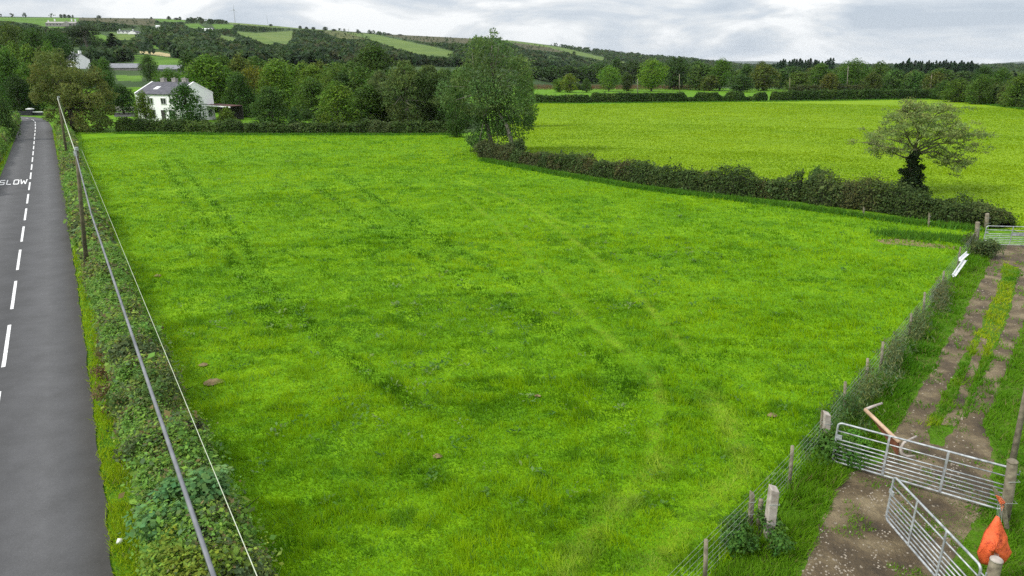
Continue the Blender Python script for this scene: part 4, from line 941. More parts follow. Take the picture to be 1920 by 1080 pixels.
# black wall with white cap at the bend
wy = at(60, 217.5).y+1.2
def wx(px): return (px-960)/F*depth(wy, 1)
w_ = empty('black_wall', (wx(50), wy, 0)); tag(w_, 'black painted roadside wall with white topped pillar at the bend', 'wall')
zt = lambda py: atY(60, py, wy).z
m = MB(); m.box((0, 0, zt(205)/2), (wx(61)-wx(52)-.05, .9, zt(205))); pl = m.build('pillar', M['black_paint'], w_)
w_.location.x = wx(56.5)
m = MB(); m.box((0, 0, zt(205)+.07), (wx(61)-wx(52)+.1, 1.1, .16)); m.box((0, 0, zt(205)+.18), (.7, .7, .1)); m.build('cap', M['white_paint'], pl)
m = MB(); m.box((wx(70)-wx(56.5), .1, zt(210.5)/2), (wx(79)-wx(61), .35, zt(210.5))); pa = m.build('wall_panel', M['black_paint'], w_)
m = MB(); m.box((wx(70)-wx(56.5), .1, zt(210.5)+.06), (wx(79)-wx(61)+.05, .5, .13)); m.build('coping', M['white_paint'], pa)
m = MB(); m.box((wx(34)-wx(56.5), .4, zt(208.5)/2), (wx(52)-wx(14), .35, zt(208.5))); m.build('wall_panel', M['black_paint'], w_)

# wind turbines and mast
def turbine(px, pyb, pyh, rad_px, name, label, rot, col='galv'):
    p = hit1(px, pyb); hz = atY(px-1.2, pyh, p.y); hh = hz.z-p.z; k = depth(p.y, p.z)/F
    r = empty(name, p); tag(r, label, 'wind turbine'); m = MB(); m.tube([(0, 0, -1), (0, 0, hh)], [.55*k*1.3, .38*k*1.1], 10); m.build('tower', M[col], r)
    m = MB(); m.box((0, .3, hh+.3), (1.6*k, 2.5*k, 1.2*k)); na_ = m.build('nacelle', M[col], r)
    for q in range(3):
        a = rot+q*2.094; m = MB(); e = Vector((math.sin(a), 0, math.cos(a))); b0 = Vector((0, -1.6*k, hh+.3))
        m.tube([b0, b0+e*rad_px*k*.3, b0+e*rad_px*k], [.30*k, .34*k, .08*k], 6); m.build('blade', M[col], r)
M['turbine'] = simple('turbine_paint', (.33, .34, .37), (.42, .43, .46), 1, .5, bmp=0)
turbine(441, 42.5, 18.5, 10, 'wind_turbine', 'tall three bladed wind turbine standing on the ridge', .15, 'turbine')
turbine(653.5, 58, 55, 4.5, 'wind_turbine', 'tiny white wind turbine just showing over the ridge', .5, 'white_paint')
p = hit1(503, 47.6); r = empty('radio_mast', p); tag(r, 'thin grey mast on the ridge right of the wind turbine', 'mast'); hh = atY(500.5, 30, p.y).z-p.z
m = MB(); m.tube([(0, 0, -1), (-1.5, 0, hh)], [.5, .25], 6); m.build('pole', M['turbine'], r); m = MB(); m.tube([(-1.5, 0, hh), (-2.2, 0, hh+3)], .15, 5); m.build('aerial', M['turbine'], r)

# ------------------------------------------------------------------ poles and cables
def pole(base, top, r0, name, label, mat='pole_wood', parts=True):
    r = empty(name, base); tag(r, label, 'pole'); t = Vector(top)-Vector(base)
    m = MB(); m.tube([(0, 0, -.3), t*.5, t], [r0, r0*.85, r0*.68], 10); m.build('shaft', M[mat], r, True)
    if parts:
        m = MB(); m.tube([t*.985+Vector((0, 0, -.02)), t*1.004], r0*.8, 10); m.build('cap', M['galv'], r)
        m = MB(); m.box(t*.96+Vector((0, -r0*.9, 0)), (.10, .12, .22)); m.build('cable_bracket', M['galv'], r)
    return r
pb = at(164, 524); pt = atY(143, 277, pb.y); P1 = pt
pole(pb, pt, .105, 'utility_pole', 'leaning wooden pole rising from the roadside hedge, the nearer of two', 'dark_pole')
pb2 = at(127, 302); pt2 = atY(109.5, 181, pb2.y)
pole(pb2, pt2, .14, 'utility_pole', 'wooden pole beside the road farther off, in front of the big olive tree', 'dark_pole')
pb3 = at(1891, 908); pt3 = atY(1952, 590, pb3.y)
pole(pb3, pt3, .075, 'wooden_pole', 'slim pale pole standing behind the round gatepost of the near gate', 'wood', False)
for px, b_, t_, Y, mt, lab in ((1195.5, 176.5, 148, 225, 'pale_bark', 'whitish thin pole by the widest light green tree'), (1274, 169, 139, 236, 'wood', 'thin grey pole right of the dark tree behind the light green tree'),
                               (1481, 169, 146, 232, 'pole_wood', 'short olive pole behind the back hedge'), (1588, 162, 124, 232, 'pale_bark', 'pale pole leaning in front of the domed green tree'), (1744.5, 164, 140, 215, 'wood', 'pale thin pole at the right end of the back hedge')):
    Y = YN(Y); x = (px-960)/F*depth(Y, 1); tp = atY(px+(2.5 if px > 1500 else 0), t_, Y); pole((x, Y, 0), tp, .16, 'utility_pole', lab, mt, False)
def cable(pts, r, name, label, mat, sag=.0):
    out = []
    for a, b2 in zip(pts, pts[1:]):
        for k in range(25):
            t = k/24; q = a.lerp(b2, t); q.z -= sag*4*t*(1-t); out.append(q)
    m = MB(); m.tube([q-pts[0] for q in out], r, 6); o = m.build(name, M[mat], None, True); o.location = pts[0]; tag(o, label, 'cable'); return o
def through(a, px, py, z, k=1.35):
    q = at(px, py, z); return [a, a+(q-a)*k]
at2 = Vector((P1.x, P1.y-.15, P1.z-.1))
q = at(402, 1085, 6.3); cable([at2, at2.lerp(q, .5)+Vector((-.10, 0, -.10)), q, q+(q-at2)*.35], .021, 'overhead_cable', 'thick grey overhead cable running from the nearer pole to the bottom edge', 'cable')
at3 = atY(153, 281, P1.y+.3); q = at(484, 1085, 6.3); cable([at3, q, q+(q-at3)*.35], .0036, 'overhead_cable', 'thin pale cable right of the thick grey cable', 'pale_cable')
cable([at2, pt2+Vector((0, -.2, -.1))], .020, 'overhead_cable', 'pale cable between the two wooden roadside poles', 'pale_cable', .15)
m = MB(); m.tube([pt2*1+Vector((.05, 0, -.3)), at(131, 256)], .05, 5); o = m.build('stay_wire', M['wire']); tag(o, 'grey stay wire slanting down from the farther roadside pole', 'wire')

# ------------------------------------------------------------------ gates
def gate(A, B, hgt, name, label, nrail=9, r=.021):
    A = Vector(A); B = Vector(B); root = empty(name, A); tag(root, label, 'gate'); d = B-A; L = d.length; ex = d.normalized(); ez = Vector((0, 0, 1))
    def P(u, z): return ex*u+ez*z
    z0 = .14; z1 = hgt; cr = .10; c = []
    for cx, cz, a0 in ((L-cr, z0+cr, -90), (L-cr, z1-cr, 0), (cr, z1-cr, 90), (cr, z0+cr, 180)):
        for k in range(5): a = R_(a0+k*22.5); c.append(P(cx+cr*math.cos(a), cz+cr*math.sin(a)))
    c.append(c[0]); m = MB(); m.tube(c, r*1.2, 10, False); m.build('frame', M['galv'], root, True)
    hs = [.79, .58]+[.58*(1-k/(nrail-3)) for k in range(1, nrail-3)]
    for h_ in hs: m = MB(); m.tube([P(.01, z0+(z1-z0)*h_), P(L-.01, z0+(z1-z0)*h_)], r*.8, 8); m.build('rail', M['galv'], root, True)
    off = Vector((-ex.y, ex.x, 0))*-.028
    for u in (.32, .66): m = MB(); m.box(P(L*u, (z0+z1)/2)+off, (.05, .012, z1-z0), rz=math.atan2(ex.y, ex.x)); m.build('brace', M['galv'], root)
    m = MB(); m.tube([P(L-.02, z1-.12), P(L+.14, z1-.12), P(L+.14, z1-.02)], .016, 6); m.tube([P(L-.02, z0+.15), P(L+.14, z0+.15), P(L+.14, z0+.25)], .016, 6); m.build('hinge', M['galv'], root)
    m = MB(); m.box(P(.06, z0+(z1-z0)*.66)+off, (.16, .03, .10), rz=math.atan2(ex.y, ex.x)); m.build('latch', M['galv'], root)
    return root
A1 = at(1559, 872); B1 = at(1876, 966)
gate(A1, B1, 1.26, 'field_gate', 'closed galvanised tubular gate across the track, in front of the rusty panel')
A2 = at(1659, 982); q = at(1840, 1064, 1.24); B2 = Vector((q.x, q.y, 0))
gate(A2, B2, 1.26, 'field_gate', 'galvanised tubular gate swung half open in the bottom right corner')
A3 = at(1842, 462); q = A3+Vector((4.4, -.5, 0))
g3 = gate(A3, q, 1.22, 'field_gate', 'far galvanised gate at the top of the track, cut by the right edge')
m = MB(); m.box((2.4, -.3, .78), (2.0, .012, .2), rz=math.atan2(-.5, 4.4)); m.build('sign_panel', M['galv'], g3)
def post(base, top_px, w, name, label, mat, round_=False, cat='post', lean=None, cap=None):
    base = Vector(base); tp = atY(top_px[0], top_px[1], base.y+.0); t = tp-base
    if lean is not None: t = Vector((lean, t.y, t.z))
    r = empty(name, base); tag(r, label, cat); m = MB()
    if round_: m.tube([(0, 0, -.3), t*.5, t*.97, t], [w/2*1.02, w/2, w/2*.96, w/2*.75], 14); o = m.build('shaft', M[mat], r, True)
    else:
        h = w/2; vs = [(x*h, y*h*1.15, -.3) for x, y in ((-1, -1), (1, -1), (1, 1), (-1, 1))]+[(t.x+x*h*.92, t.y+y*h, t.z-.07*(x > 0)-.03*(y < 0)) for x, y in ((-1, -1), (1, -1), (1, 1), (-1, 1))]
        m.add(vs, [(3, 2, 1, 0), (4, 5, 6, 7), (0, 1, 5, 4), (1, 2, 6, 5), (2, 3, 7, 6), (3, 0, 4, 7)]); o = m.build('shaft', M[mat], r, bevel=.018)
    if cap: m = MB(); m.tube([t*.975, t*.995, t*1.012, t*1.02], [w/2*1.02, w/2*.98, w/2*.7, w/2*.25], 12); m.build('cap', M[cap], r, True)
    for k, hh in enumerate((.35, .7)):
        m = MB(); m.tube([t*hh+Vector((-w*.56, -w*.5, 0)), t*hh+Vector((w*.56, -w*.62, .02)), t*hh+Vector((w*.60, w*.4, .02))], .007, 4); m.build('wire_tie', M['wire'], r)
    return r
post(at(1440, 1012), (1452, 911), .20, 'concrete_post', 'square concrete post with stained face standing by the muddy patch', 'concrete')
post(at(1547, 842), (1551, 771), .19, 'concrete_post', 'square concrete gatepost at the latch end of the near gate', 'concrete')
rp1 = at(1884, 978); post(rp1, (1899, 864), .22, 'round_gatepost', 'thick round wooden gatepost with pale top at the right end of the near gate', 'wood', True, cap='wood')
q = at(1868, 1052, 1.34); rp2 = Vector((q.x+.03, q.y+.02, 0)); post(rp2, (1869, 1048), .22, 'round_gatepost', 'round gatepost with whitish cap at the bottom right corner', 'wood', True, cap='concrete')
post(at(1831, 458), (1833, 416), .24, 'round_gatepost', 'weathered round gatepost at the left end of the far gate', 'wood', True)
post(at(1850, 428), (1851, 400), .24, 'round_gatepost', 'weathered round post behind the far gate by the hedge end', 'wood', True)
post(at(1407, 984), (1411, 920), .11, 'wooden_post', 'dark split wooden post left of the stained concrete post', 'wood')
post(at(1423, 990), (1427, 936), .11, 'wooden_post', 'shorter greenish post tucked beside the stained concrete post', 'wood', True)
post(at(1537, 840), (1543, 768), .08, 'wooden_post', 'thin wooden post touching the gatepost at the latch end of the near gate', 'wood')
post(at(1742, 425), (1743, 398), .1, 'hedge_stake', 'pale thin stake in front of the bramble hedge near the far gate', 'wood')
post(at(1619, 405), (1620, 387), .1, 'hedge_stake', 'pale stake left of the one nearest the far gate', 'wood')

# wire fences
def fence(line, posts, name, label, hgt=1.05):
    a0 = Vector(line[0]); root = empty(name, a0); tag(root, label, 'fence'); L = [Vector(p)-a0 for p in line]
    for b_, tp in posts:
        base = at(*b_); t = atY(tp[0], tp[1], base.y)-base; o = base-a0; m = MB(); r = .045
        m.tube([o+Vector((0, 0, -.3)), o+t*.5, o+t], [r, r, r*.9], 9); m.build('post', M['wood'], root, True)
    m = MB()
    for k in range(8):
        z = .06+hgt*[0, .12, .25, .38, .52, .68, .86, 1.0][k]
        m.tube([p+Vector((0, 0, z)) for p in L], .0030, 4, False)
    for a, b2 in zip(L, L[1:]):
        n = max(1, int((b2-a).length/.3))
        for k in range(n): q = a.lerp(b2, k/n); m.tube([q+Vector((0, 0, .06)), q+Vector((0, 0, .06+hgt*.86))], .0020, 3, False)
    m.build('wire_netting', M['wire'], root); return root
fence([at(1180, 1240), at(1318, 1092), at(1405, 1000), at(1480, 915), at(1537, 846)], [((1322, 1100), (1324, 1012)), ((1480, 915), (1486, 836))], 'wire_fence', 'wire netting fence with thin stakes left of the muddy gateway')
fence([at(1547, 834), at(1580, 790), at(1655, 694), at(1723, 606), at(1790, 512), at(1832, 456)],
      [((1582, 788), (1585, 716)), ((1624, 735), (1627, 672)), ((1650, 700), (1656, 641)), ((1705, 632), (1709, 588)), ((1731, 596), (1734, 548)), ((1766, 545), (1770, 508)), ((1795, 505), (1801, 463)), ((1822, 470), (1826, 438))], 'wire_fence', 'wire netting fence with leaning stakes running up beside the track')

# rusty panel with bent pipes leaning behind the near gate
pa = at(1624, 812); pbb = at(1684, 858); root = empty('rusty_feeder', pa); tag(root, 'rusty brown steel panel with pale rim and bent pipe ends behind the near gate', 'feeder')
ta = atY(1622, 768, pa.y)-pa; tb2 = atY(1686, 829, pbb.y)-pa; ba = Vector((.12, 0, .02)); bb = pbb-pa+Vector((0, 0, .02))
m = MB(); e = Vector((.02, .03, 0)); qs = [ba+Vector((.25, -.2, .1)), bb, tb2, ta+Vector((.06, 0, -.08))]; m.add([v-e for v in qs]+[v+e for v in qs], [(0, 1, 2, 3), (7, 6, 5, 4), (0, 4, 5, 1), (1, 5, 6, 2), (2, 6, 7, 3), (3, 7, 4, 0)]); m.build('panel', M['rust'], root)
m = MB(); m.tube([ta, ta.lerp(tb2, .5), tb2], .055, 8); m.build('rim', M['tan'], root, True)
m = MB(); m.tube([ta+Vector((0, 0, .0)), atY(1637, 762, pa.y+.1)-pa, atY(1654, 756, pa.y+.2)-pa], [.045, .04, .03], 8); m.build('pipe', M['concrete'], root, True)
m = MB(); m.tube([tb2+Vector((.5, .1, .12)), tb2+Vector((.12, .0, -.02)), tb2+Vector((.04, -.05, -.14)), tb2+Vector((.05, -.1, -.28)), tb2+Vector((.2, -.12, -.36)), tb2+Vector((.42, -.1, -.36))], [.03, .035, .04, .04, .04, .03], 8); m.build('pipe', M['concrete'], root, True)
# white channels on the fence
def channel(a, b2, w, name, label):
    a = Vector(a); b2 = Vector(b2); root = empty(name, a); tag(root, label, 'metal channel'); d = b2-a; ex = d.normalized(); up = Vector((-.35, -.55, .8)); up = (up-ex*up.dot(ex)).normalized(); sd = ex.cross(up)
    sec = [(-w/2, .10), (-w*.28, 0), (w*.28, 0), (w/2, .10)]; sec = sec+[(x*1.04, y-.02) for x, y in sec[::-1]]
    vs = [p+sd*x+up*y for p in (Vector((0, 0, 0)), d) for x, y in sec]; n = 8
    m = MB(); m.add(vs, [tuple(range(n)), tuple(range(2*n-1, n-1, -1))]+[(i, n+i, n+(i+1) % n, (i+1) % n) for i in range(n)]); m.build('trough', M['white_metal'], root)
    m = MB(); m.tube([sd*(-w/2)+up*.1, d+sd*(-w/2)+up*.1], .018, 6); m.build('rolled_edge', M['white_metal'], root)
ya = at(1790, 524).y
channel(atY(1788, 519, ya), atY(1810, 488, ya+1.6), .18, 'white_channel', 'longer white metal channel propped low against the fence beside the track')
channel(atY(1800, 489, ya+.7), atY(1815, 476, ya+1.7), .18, 'white_channel', 'short white metal channel tilted above the longer one')

# orange plastic piece hanging at the gateposts, splintered timber, twine
oy = rp2.y+.75
outl = [(1869, 968), (1876, 972), (1882, 992), (1888, 1005), (1892, 1020), (1896, 1035), (1890, 1048), (1881, 1062), (1858, 1060), (1840, 1058), (1835, 1038), (1839, 1022), (1850, 1002), (1861, 982)]
ctr = atY(1866, 1028, oy-.18); root = empty('orange_plastic_piece', (ctr.x, ctr.y, 0)); tag(root, 'dented orange plastic sheet hung between the two round gateposts', 'plastic sheet')
vs = []; fs = []; n = len(outl); rings_ = 5
for lay, dy in ((0, 0), (1, .05)):
    vs.append(ctr+Vector((0, dy, 0))-root.location)
    for q in range(1, rings_+1):
        for k, p in enumerate(outl):
            e = atY(p[0], p[1], oy); t = q/rings_; v = ctr.lerp(e, t); v.y += dy+.05*math.sin(k*2.3+q)*(1-t*.4); vs.append(v-root.location)
    o0 = lay*(1+rings_*n)
    for k in range(n):
        f = (o0, o0+1+k, o0+1+(k+1) % n); fs.append(f if lay else f[::-1])
        for q in range(rings_-1):
            a = o0+1+q*n+k; b2 = o0+1+q*n+(k+1) % n; f = (a, a+n, b2+n, b2); fs.append(f if lay else f[::-1])
o1 = 1+rings_*n; base_ = 1+(rings_-1)*n
for k in range(n): a = base_+k; b2 = base_+(k+1) % n; fs.append((a, b2, o1+b2, o1+a))
m = MB(); m.add(vs, fs); m.build('sheet', M['orange'], root, True)
m = MB()
for k in range(4):
    a = atY(1872+k*3, 930, rp1.y-.1); b2 = atY(1864+k*2.5, 1046, oy-.3); m.tube([a-root.location, (a.lerp(b2, .5)+Vector((.02*math.sin(k*3), 0, -.02)))-root.location, b2-root.location], .0035, 4)
m.build('hanging_cord', M['wire'], root)
s0 = atY(1863, 914, rp1.y-.45); s1 = atY(1893, 972, rp1.y-.35)
root = empty('splintered_timber', (s1.x, s1.y, 0)); tag(root, 'splintered timber bound with orange twine leaning on the round gatepost', 'timber')
m = MB(); a = s0-root.location; b2 = s1-root.location; m.tube([a, a.lerp(b2, .1), a.lerp(b2, .6), b2+Vector((0, 0, -.25))], [.012, .045, .055, .05], 5); m.build('stake', M['wood'], root)
m = MB()
for k in range(5): c0 = a.lerp(b2, .25+.05*k); m.tube([c0+Vector((-.07, -.03, .02)), c0+Vector((0, -.07, 0)), c0+Vector((.07, -.02, -.03+.01*k)), c0+Vector((.03, -.05, -.12-.02*k))], .009, 5)
m.build('twine', M['twine'], root)
# bits lying about
p = at(222, 1022); m = MB(); m.tube([(0, 0, .02), (.02, .05, .08), (.05, .12, .05)], [.05, .07, .03], 7); o = m.build('litter', M['litter'], None, True); o.location = p; tag(o, 'crumpled white scrap of litter on the grass verge', 'litter')
mh = [(401, 716, .30, 'largest bare molehill, a tan patch in the left of the near field'), (381, 684, .16, 'small pale molehill just above the largest one'), (296, 517, .2, 'small bare soil patch by the roadside hedge, farthest of the molehills'), (820, 855, .13, 'tiny bare mound low in the middle of the near field'), (1448, 778, .15, 'small tan molehill near the fence and the near gate'), (1008, 742, .1, 'tiny pale mound in the middle of the near field')]
for px, py, r, lab in mh:
    m = MB(); k1 = 14; r *= .8; vs = [(0, 0, r*.35)]
    for q in (1, 2, 3):
        for k in range(k1): a = 2*math.pi*k/k1; rr_ = r*q/3*random.uniform(.8, 1.25); vs.append((rr_*math.cos(a)*1.3, rr_*math.sin(a), r*.42*(1-(q/3)**1.5)+random.uniform(-.02, .03)*(q < 3)))
    fs = [(0, 1+k, 1+(k+1) % k1) for k in range(k1)]+[(1+q*k1+k, 1+(q+1)*k1+k, 1+(q+1)*k1+(k+1) % k1, 1+q*k1+(k+1) % k1) for q in range(2) for k in range(k1)]
    m.add(vs, fs); o = m.build('molehill', M['soil'], None, True); o.location = at(px, py, .05); tag(o, lab, 'molehill', 'molehills in the near field')

# ------------------------------------------------------------------ shrubs and weeds by the hedge and fence
def rb(n, rx, ry, z0, z1, r0, r1): return [(random.uniform(-rx, rx), random.uniform(-ry, ry), random.uniform(z0, z1), random.uniform(r0, r1)) for k in range(n)]
clump('sycamore_sapling', 'bluish green broad leaved sapling in the roadside hedge at the bottom left', at(362, 995, .4), rb(16, .62, .75, .95, 1.5, .22, .38), 2000, .125, (.105, .21, .065), .8, None, 1.0)
clump('hawthorn_bush', 'lime green small leaved bush at the bottom edge under the thick cable', at(372, 1115, .3), rb(18, .8, .6, .7, 1.15, .25, .42), 3600, .085, (.17, .24, .028), .7, None, .8)
clump('elder_bush', 'fresh green bush in the roadside hedge halfway up its near stretch', at(280, 765, .4), rb(12, .6, .9, .8, 1.25, .25, .4), 1800, .12, (.075, .135, .03), .6, None, .8)
clump('elder_bush', 'small green bush overhanging the road side of the hedge above the litter', at(270, 868, .3), rb(8, .35, .4, .6, 1.0, .2, .32), 900, .10, (.085, .115, .04), .6, None, .8)
clump('dark_thorn', 'dark purplish thorn patch in the roadside hedge right of the small green bush', at(322, 850, .3), rb(10, .5, .6, .5, 1.0, .22, .36), 2200, .075, (.04, .045, .026), .6)
for (px, py, w, h, lab, col) in ((1672, 690, .5, 1.05, 'tall grey green weed clump, the middle one along the track fence', (.135, .17, .07)), (1618, 755, .5, 1.05, 'tall weed clump by the fence just above the near gate', (.125, .17, .06)), (1580, 800, .5, 1.0, 'dark weed clump behind the latch end of the near gate', (.085, .155, .04)),
                                 (1716, 628, .45, .95, 'narrow weed clump between the tall weeds and the white channels', (.125, .165, .06)), (1760, 566, .5, .9, 'brownish weed clump below the white channels', (.13, .15, .07))):
    p = at(px, py); n = 1500; ns_ = 85; sx_ = rng.normal(size=ns_)*w*.36; sy_ = rng.normal(size=ns_)*w*2.1; sh_ = h*rng.uniform(.45, 1.25, ns_)*np.exp(-(sx_/(w*1.1))**2*.6-(sy_/(w*4))**2*.5)
    k_ = rng.integers(0, ns_, n); z = rng.random(n)**.75*sh_[k_]
    P = np.stack([sx_[k_]+rng.normal(size=n)*.09*(1.4-z/h), sy_[k_]+rng.normal(size=n)*.09*(1.4-z/h), z], 1); Q = leaves(P, unit(rng.normal(size=(n, 3))), .17*(.6+.8*rng.random(n)), .032, -1.0); Q[:, :, 2] = np.maximum(Q[:, :, 2], .01)
    root = empty('weed_clump', p, -.6); tag(root, lab, 'weeds'); link(bpy.data.objects.new('foliage', np_mesh('weed_foliage', Q, 4, M['leaf'], jitter_col(col, n, .35, .25))), root)
clump('fence_bush', 'dark rounded bush at the foot of the far gate post', at(1836, 478), rb(14, .7, 1.0, .3, .9, .3, .5), 3600, .11, (.07, .10, .034), .5)
clump('nettle_patch', 'dark green nettles round the latch end gatepost and thin post', at(1548, 868), rb(14, .55, .6, .15, .6, .18, .32), 2600, .09, (.055, .125, .02), .55)
clump('nettle_patch', 'dark green nettles at the foot of the stained concrete post', at(1408, 1024), rb(16, .6, .5, .12, .5, .16, .3), 2800, .085, (.058, .13, .022), .5)
clump('nettle_patch', 'leafy green nettles behind the rails at the left end of the near gate', at(1588, 842), rb(10, .35, .4, .1, .4, .16, .26), 2200, .09, (.08, .19, .02), .6)

# dock rosettes scattered in the near field (ground cover)
n = 420; px = rng.uniform(240, 1700, n); py = rng.uniform(285, 960, n)**1.0
hot = rng.random(n) < .55; hx = np.array([(1130, 470), (760, 545), (690, 770), (840, 600), (1030, 430), (340, 585), (980, 610), (1300, 480), (520, 600), (750, 700), (410, 400), (1180, 560), (600, 380)])[rng.integers(0, 13, n)]
px = np.where(hot, hx[:, 0]+rng.normal(size=n)*60, px); py = np.where(hot, hx[:, 1]+rng.normal(size=n)*26, py)
ok = inpoly(px, py, FIELD) & (py > 280); pts = [at(a, b2) for a, b2 in zip(px[ok], py[ok])]; Qs = []; Cs = []
for p in pts:
    nl = random.randint(4, 9); s = random.uniform(.09, .19)*(1+p.y/120)
    a = rng.random(nl)*6.28; el = rng.uniform(.3, 1.1, nl); dirv = np.stack([np.cos(a)*np.cos(el), np.sin(a)*np.cos(el), np.sin(el)], 1)
    b2 = np.stack([-np.sin(a), np.cos(a), np.zeros(nl)], 1); c0 = np.array([p.x, p.y, .12])+rng.normal(size=(nl, 3))*np.array([.12, .12, .02])
    Qs.append(np.stack([c0, c0+dirv*s*.5+b2*s*.22, c0+dirv*s+np.array([0, 0, -.05]), c0+dirv*s*.5-b2*s*.22], 1)); Cs.append(jitter_col(random.choice([(.07, .16, .025), (.10, .20, .035), (.16, .25, .07)]), nl, .2))
o = link(bpy.data.objects.new('weeds', np_mesh('weeds', np.concatenate(Qs), 4, M['leaf'], np.concatenate(Cs)))); tag(o, 'broad leaved dock weeds dotted through the near field', 'weeds', kind='stuff')

# stones on the track
n = 5200; px = rng.uniform(1500, 1915, n); py = rng.uniform(470, 1079, n); ok = inpoly(px, py, MUD) | inpoly(px, py, RUTL) | inpoly(px, py, RUTR); mb = MB()
band = fbm(px, py, 45, 2, 91); ok &= rng.random(n) < np.clip((band-.35)*3, .05, 1)
for a, b2 in zip(px[ok], py[ok]):
    p = at(a, b2); s = random.uniform(.008, .030)*(1.3 if p.y > 18 else 1); z = random.uniform(0, 6.28)
    vs = [(p.x+math.cos(z+k*1.257)*s*random.uniform(.7, 1.2), p.y+math.sin(z+k*1.257)*s*random.uniform(.7, 1.2), .004) for k in range(5)]; vs += [(p.x+(v[0]-p.x)*.6, p.y+(v[1]-p.y)*.6, s*.7) for v in vs]
    mb.add(vs, [(5, 6, 7, 8, 9)]+[(k, (k+1) % 5, 5+(k+1) % 5, 5+k) for k in range(5)])
M['pebble'] = simple('pebble', (.15, .12, .085), (.36, .32, .26), 1.5, .8, bmp=.1, world=True)
o = mb.build('gravel', M['pebble']); tag(o, 'loose pale stones lying on the muddy track', 'gravel', kind='stuff')

# ------------------------------------------------------------------ grass blades
def dist_poly(px, py, line):
    d = np.full(px.shape, 1e9)
    for (x0, y0), (x1, y1) in zip(line, line[1:]):
        vx, vy = x1-x0, y1-y0; t = np.clip(((px-x0)*vx+(py-y0)*vy)/(vx*vx+vy*vy), 0, 1); d = np.minimum(d, np.hypot(px-x0-t*vx, py-y0-t*vy))
    return d
def wl(line): return [tuple(at(*p)[:2]) for p in line]
RUTS = [wl(l) for l in ([(330, 300), (440, 430), (520, 560), (640, 665), (770, 755)], [(300, 300), (390, 420), (455, 520), (520, 620)], [(590, 350), (700, 425), (830, 505), (960, 580), (1120, 665), (1190, 740)], [(640, 330), (760, 410), (890, 490), (1000, 545)])]
PALE = [wl(l) for l in ([(860, 365), (940, 425), (1010, 500), (1090, 590), (1160, 650), (1225, 705), (1240, 760), (1222, 850)], [(1000, 395), (1100, 470), (1200, 560), (1290, 660)], [(870, 340), (960, 375), (1060, 420)])]
LAID = [wl(l) for l in ([(1245, 868), (1150, 960), (1075, 1050), (1040, 1120)], [(1400, 880), (1330, 945), (1250, 1030), (1190, 1110)], [(1330, 740), (1370, 800), (1395, 860)])]
def ring(d0, d1, per_m2, azl=-.72, azr=.72):
    area = (azr-azl)*(d1*d1-d0*d0)/2; n = int(area*per_m2); r = np.sqrt(rng.uniform(d0*d0, d1*d1, n)); a = rng.uniform(azl, azr, n); return r*np.sin(a), r*np.cos(a)
def blades(x, y, h, w, lean, ang, col, name, label, z0=0.0):
    n = len(x); ca, sa = np.cos(ang), np.sin(ang); bx = rng.normal(size=n); by = rng.normal(size=n); bn = np.hypot(bx, by)+1e-6; bx, by = bx/bn, by/bn
    base = np.stack([x, y, np.full(n, z0)], 1); off = np.stack([bx*w/2, by*w/2, np.zeros(n)], 1)
    tip = base+np.stack([ca*h*lean, sa*h*lean, h*np.sqrt(np.maximum(.05, 1-np.minimum(lean, .95)**2))], 1)
    V = np.stack([base-off, base+off, tip], 1)
    o = link(bpy.data.objects.new(name, np_mesh(name, V, 3, M['blade'], col))); tag(o, label, 'grass', kind='stuff'); return o
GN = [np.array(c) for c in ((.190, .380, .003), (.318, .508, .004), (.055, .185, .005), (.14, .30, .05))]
xs, ys = [], []
for d0, d1, pm in ((10, 15, 900), (15, 21, 620), (21, 30, 330), (30, 42, 170), (42, 60, 90), (60, 82, 52), (82, 118, 30)):
    a, b2 = ring(d0, d1, pm); px, py = proj(a, b2); k = inpoly(px+rng.normal(size=len(px))*3, py, FIELD); xs.append(a[k]); ys.append(b2[k])
x = np.concatenate(xs); y = np.concatenate(ys); n = len(x); dd = np.hypot(x, y)
f1 = fbm(x, y, 11, 3, 41); f2 = fbm(x*.8, y*1.2, .8, 3, 42); f3 = fbm(x, y, .34, 3, 43); f4 = fbm(x, y, 4.0, 3, 44)
rut = np.minimum.reduce([dist_poly(x, y, l) for l in RUTS]); pal = np.minimum.reduce([dist_poly(x, y, l) for l in PALE]); laid = np.minimum.reduce([dist_poly(x, y, l) for l in LAID])
tus = np.clip((f2-.36)*3.6, 0, 1.0)
h = (.07+.045*tus+.19*np.clip((f3-.45)*3.4, 0, 1)*(.45+.55*tus))*(1+.25*(f4-.5))*rng.uniform(.75, 1.2, n); inr = np.clip(1.6-rut/.30, 0, 1); inp_ = np.clip(1-pal/.32, 0, 1); inl = np.clip(1-laid/.6, 0, 1)
h *= 1-.35*inr; h *= 1-.5*inp_
w = (.009+.00105*dd)*rng.uniform(.7, 1.35, n)
ang0 = 2.2+2.2*(fbm(x, y, 6, 2, 45)-.5)+1.5*(fbm(x, y, 1.3, 2, 46)-.5)
lean = np.clip(.25+.5*(fbm(x, y, 2.2, 2, 47)-.35)+.45*rng.random(n)+.4*inl-.3*np.clip(inr, 0, 1), .05, .96); ang = ang0+rng.normal(size=n)*1.0
t = np.clip((f1*.45+f4*.35+f3*.2-.38)*2.6+rng.normal(size=n)*.16, 0, 1)[:, None]
far_b = np.clip((dd-28)/70, 0, 1)[:, None]; t = np.clip(t+.22*far_b, 0, 1)
col = GN[0]*(1-t)+GN[1]*t; dk = np.clip((.5-f4)*4, 0, 1)[:, None]; col = col*(1-dk*.25)+GN[2]*dk*.25
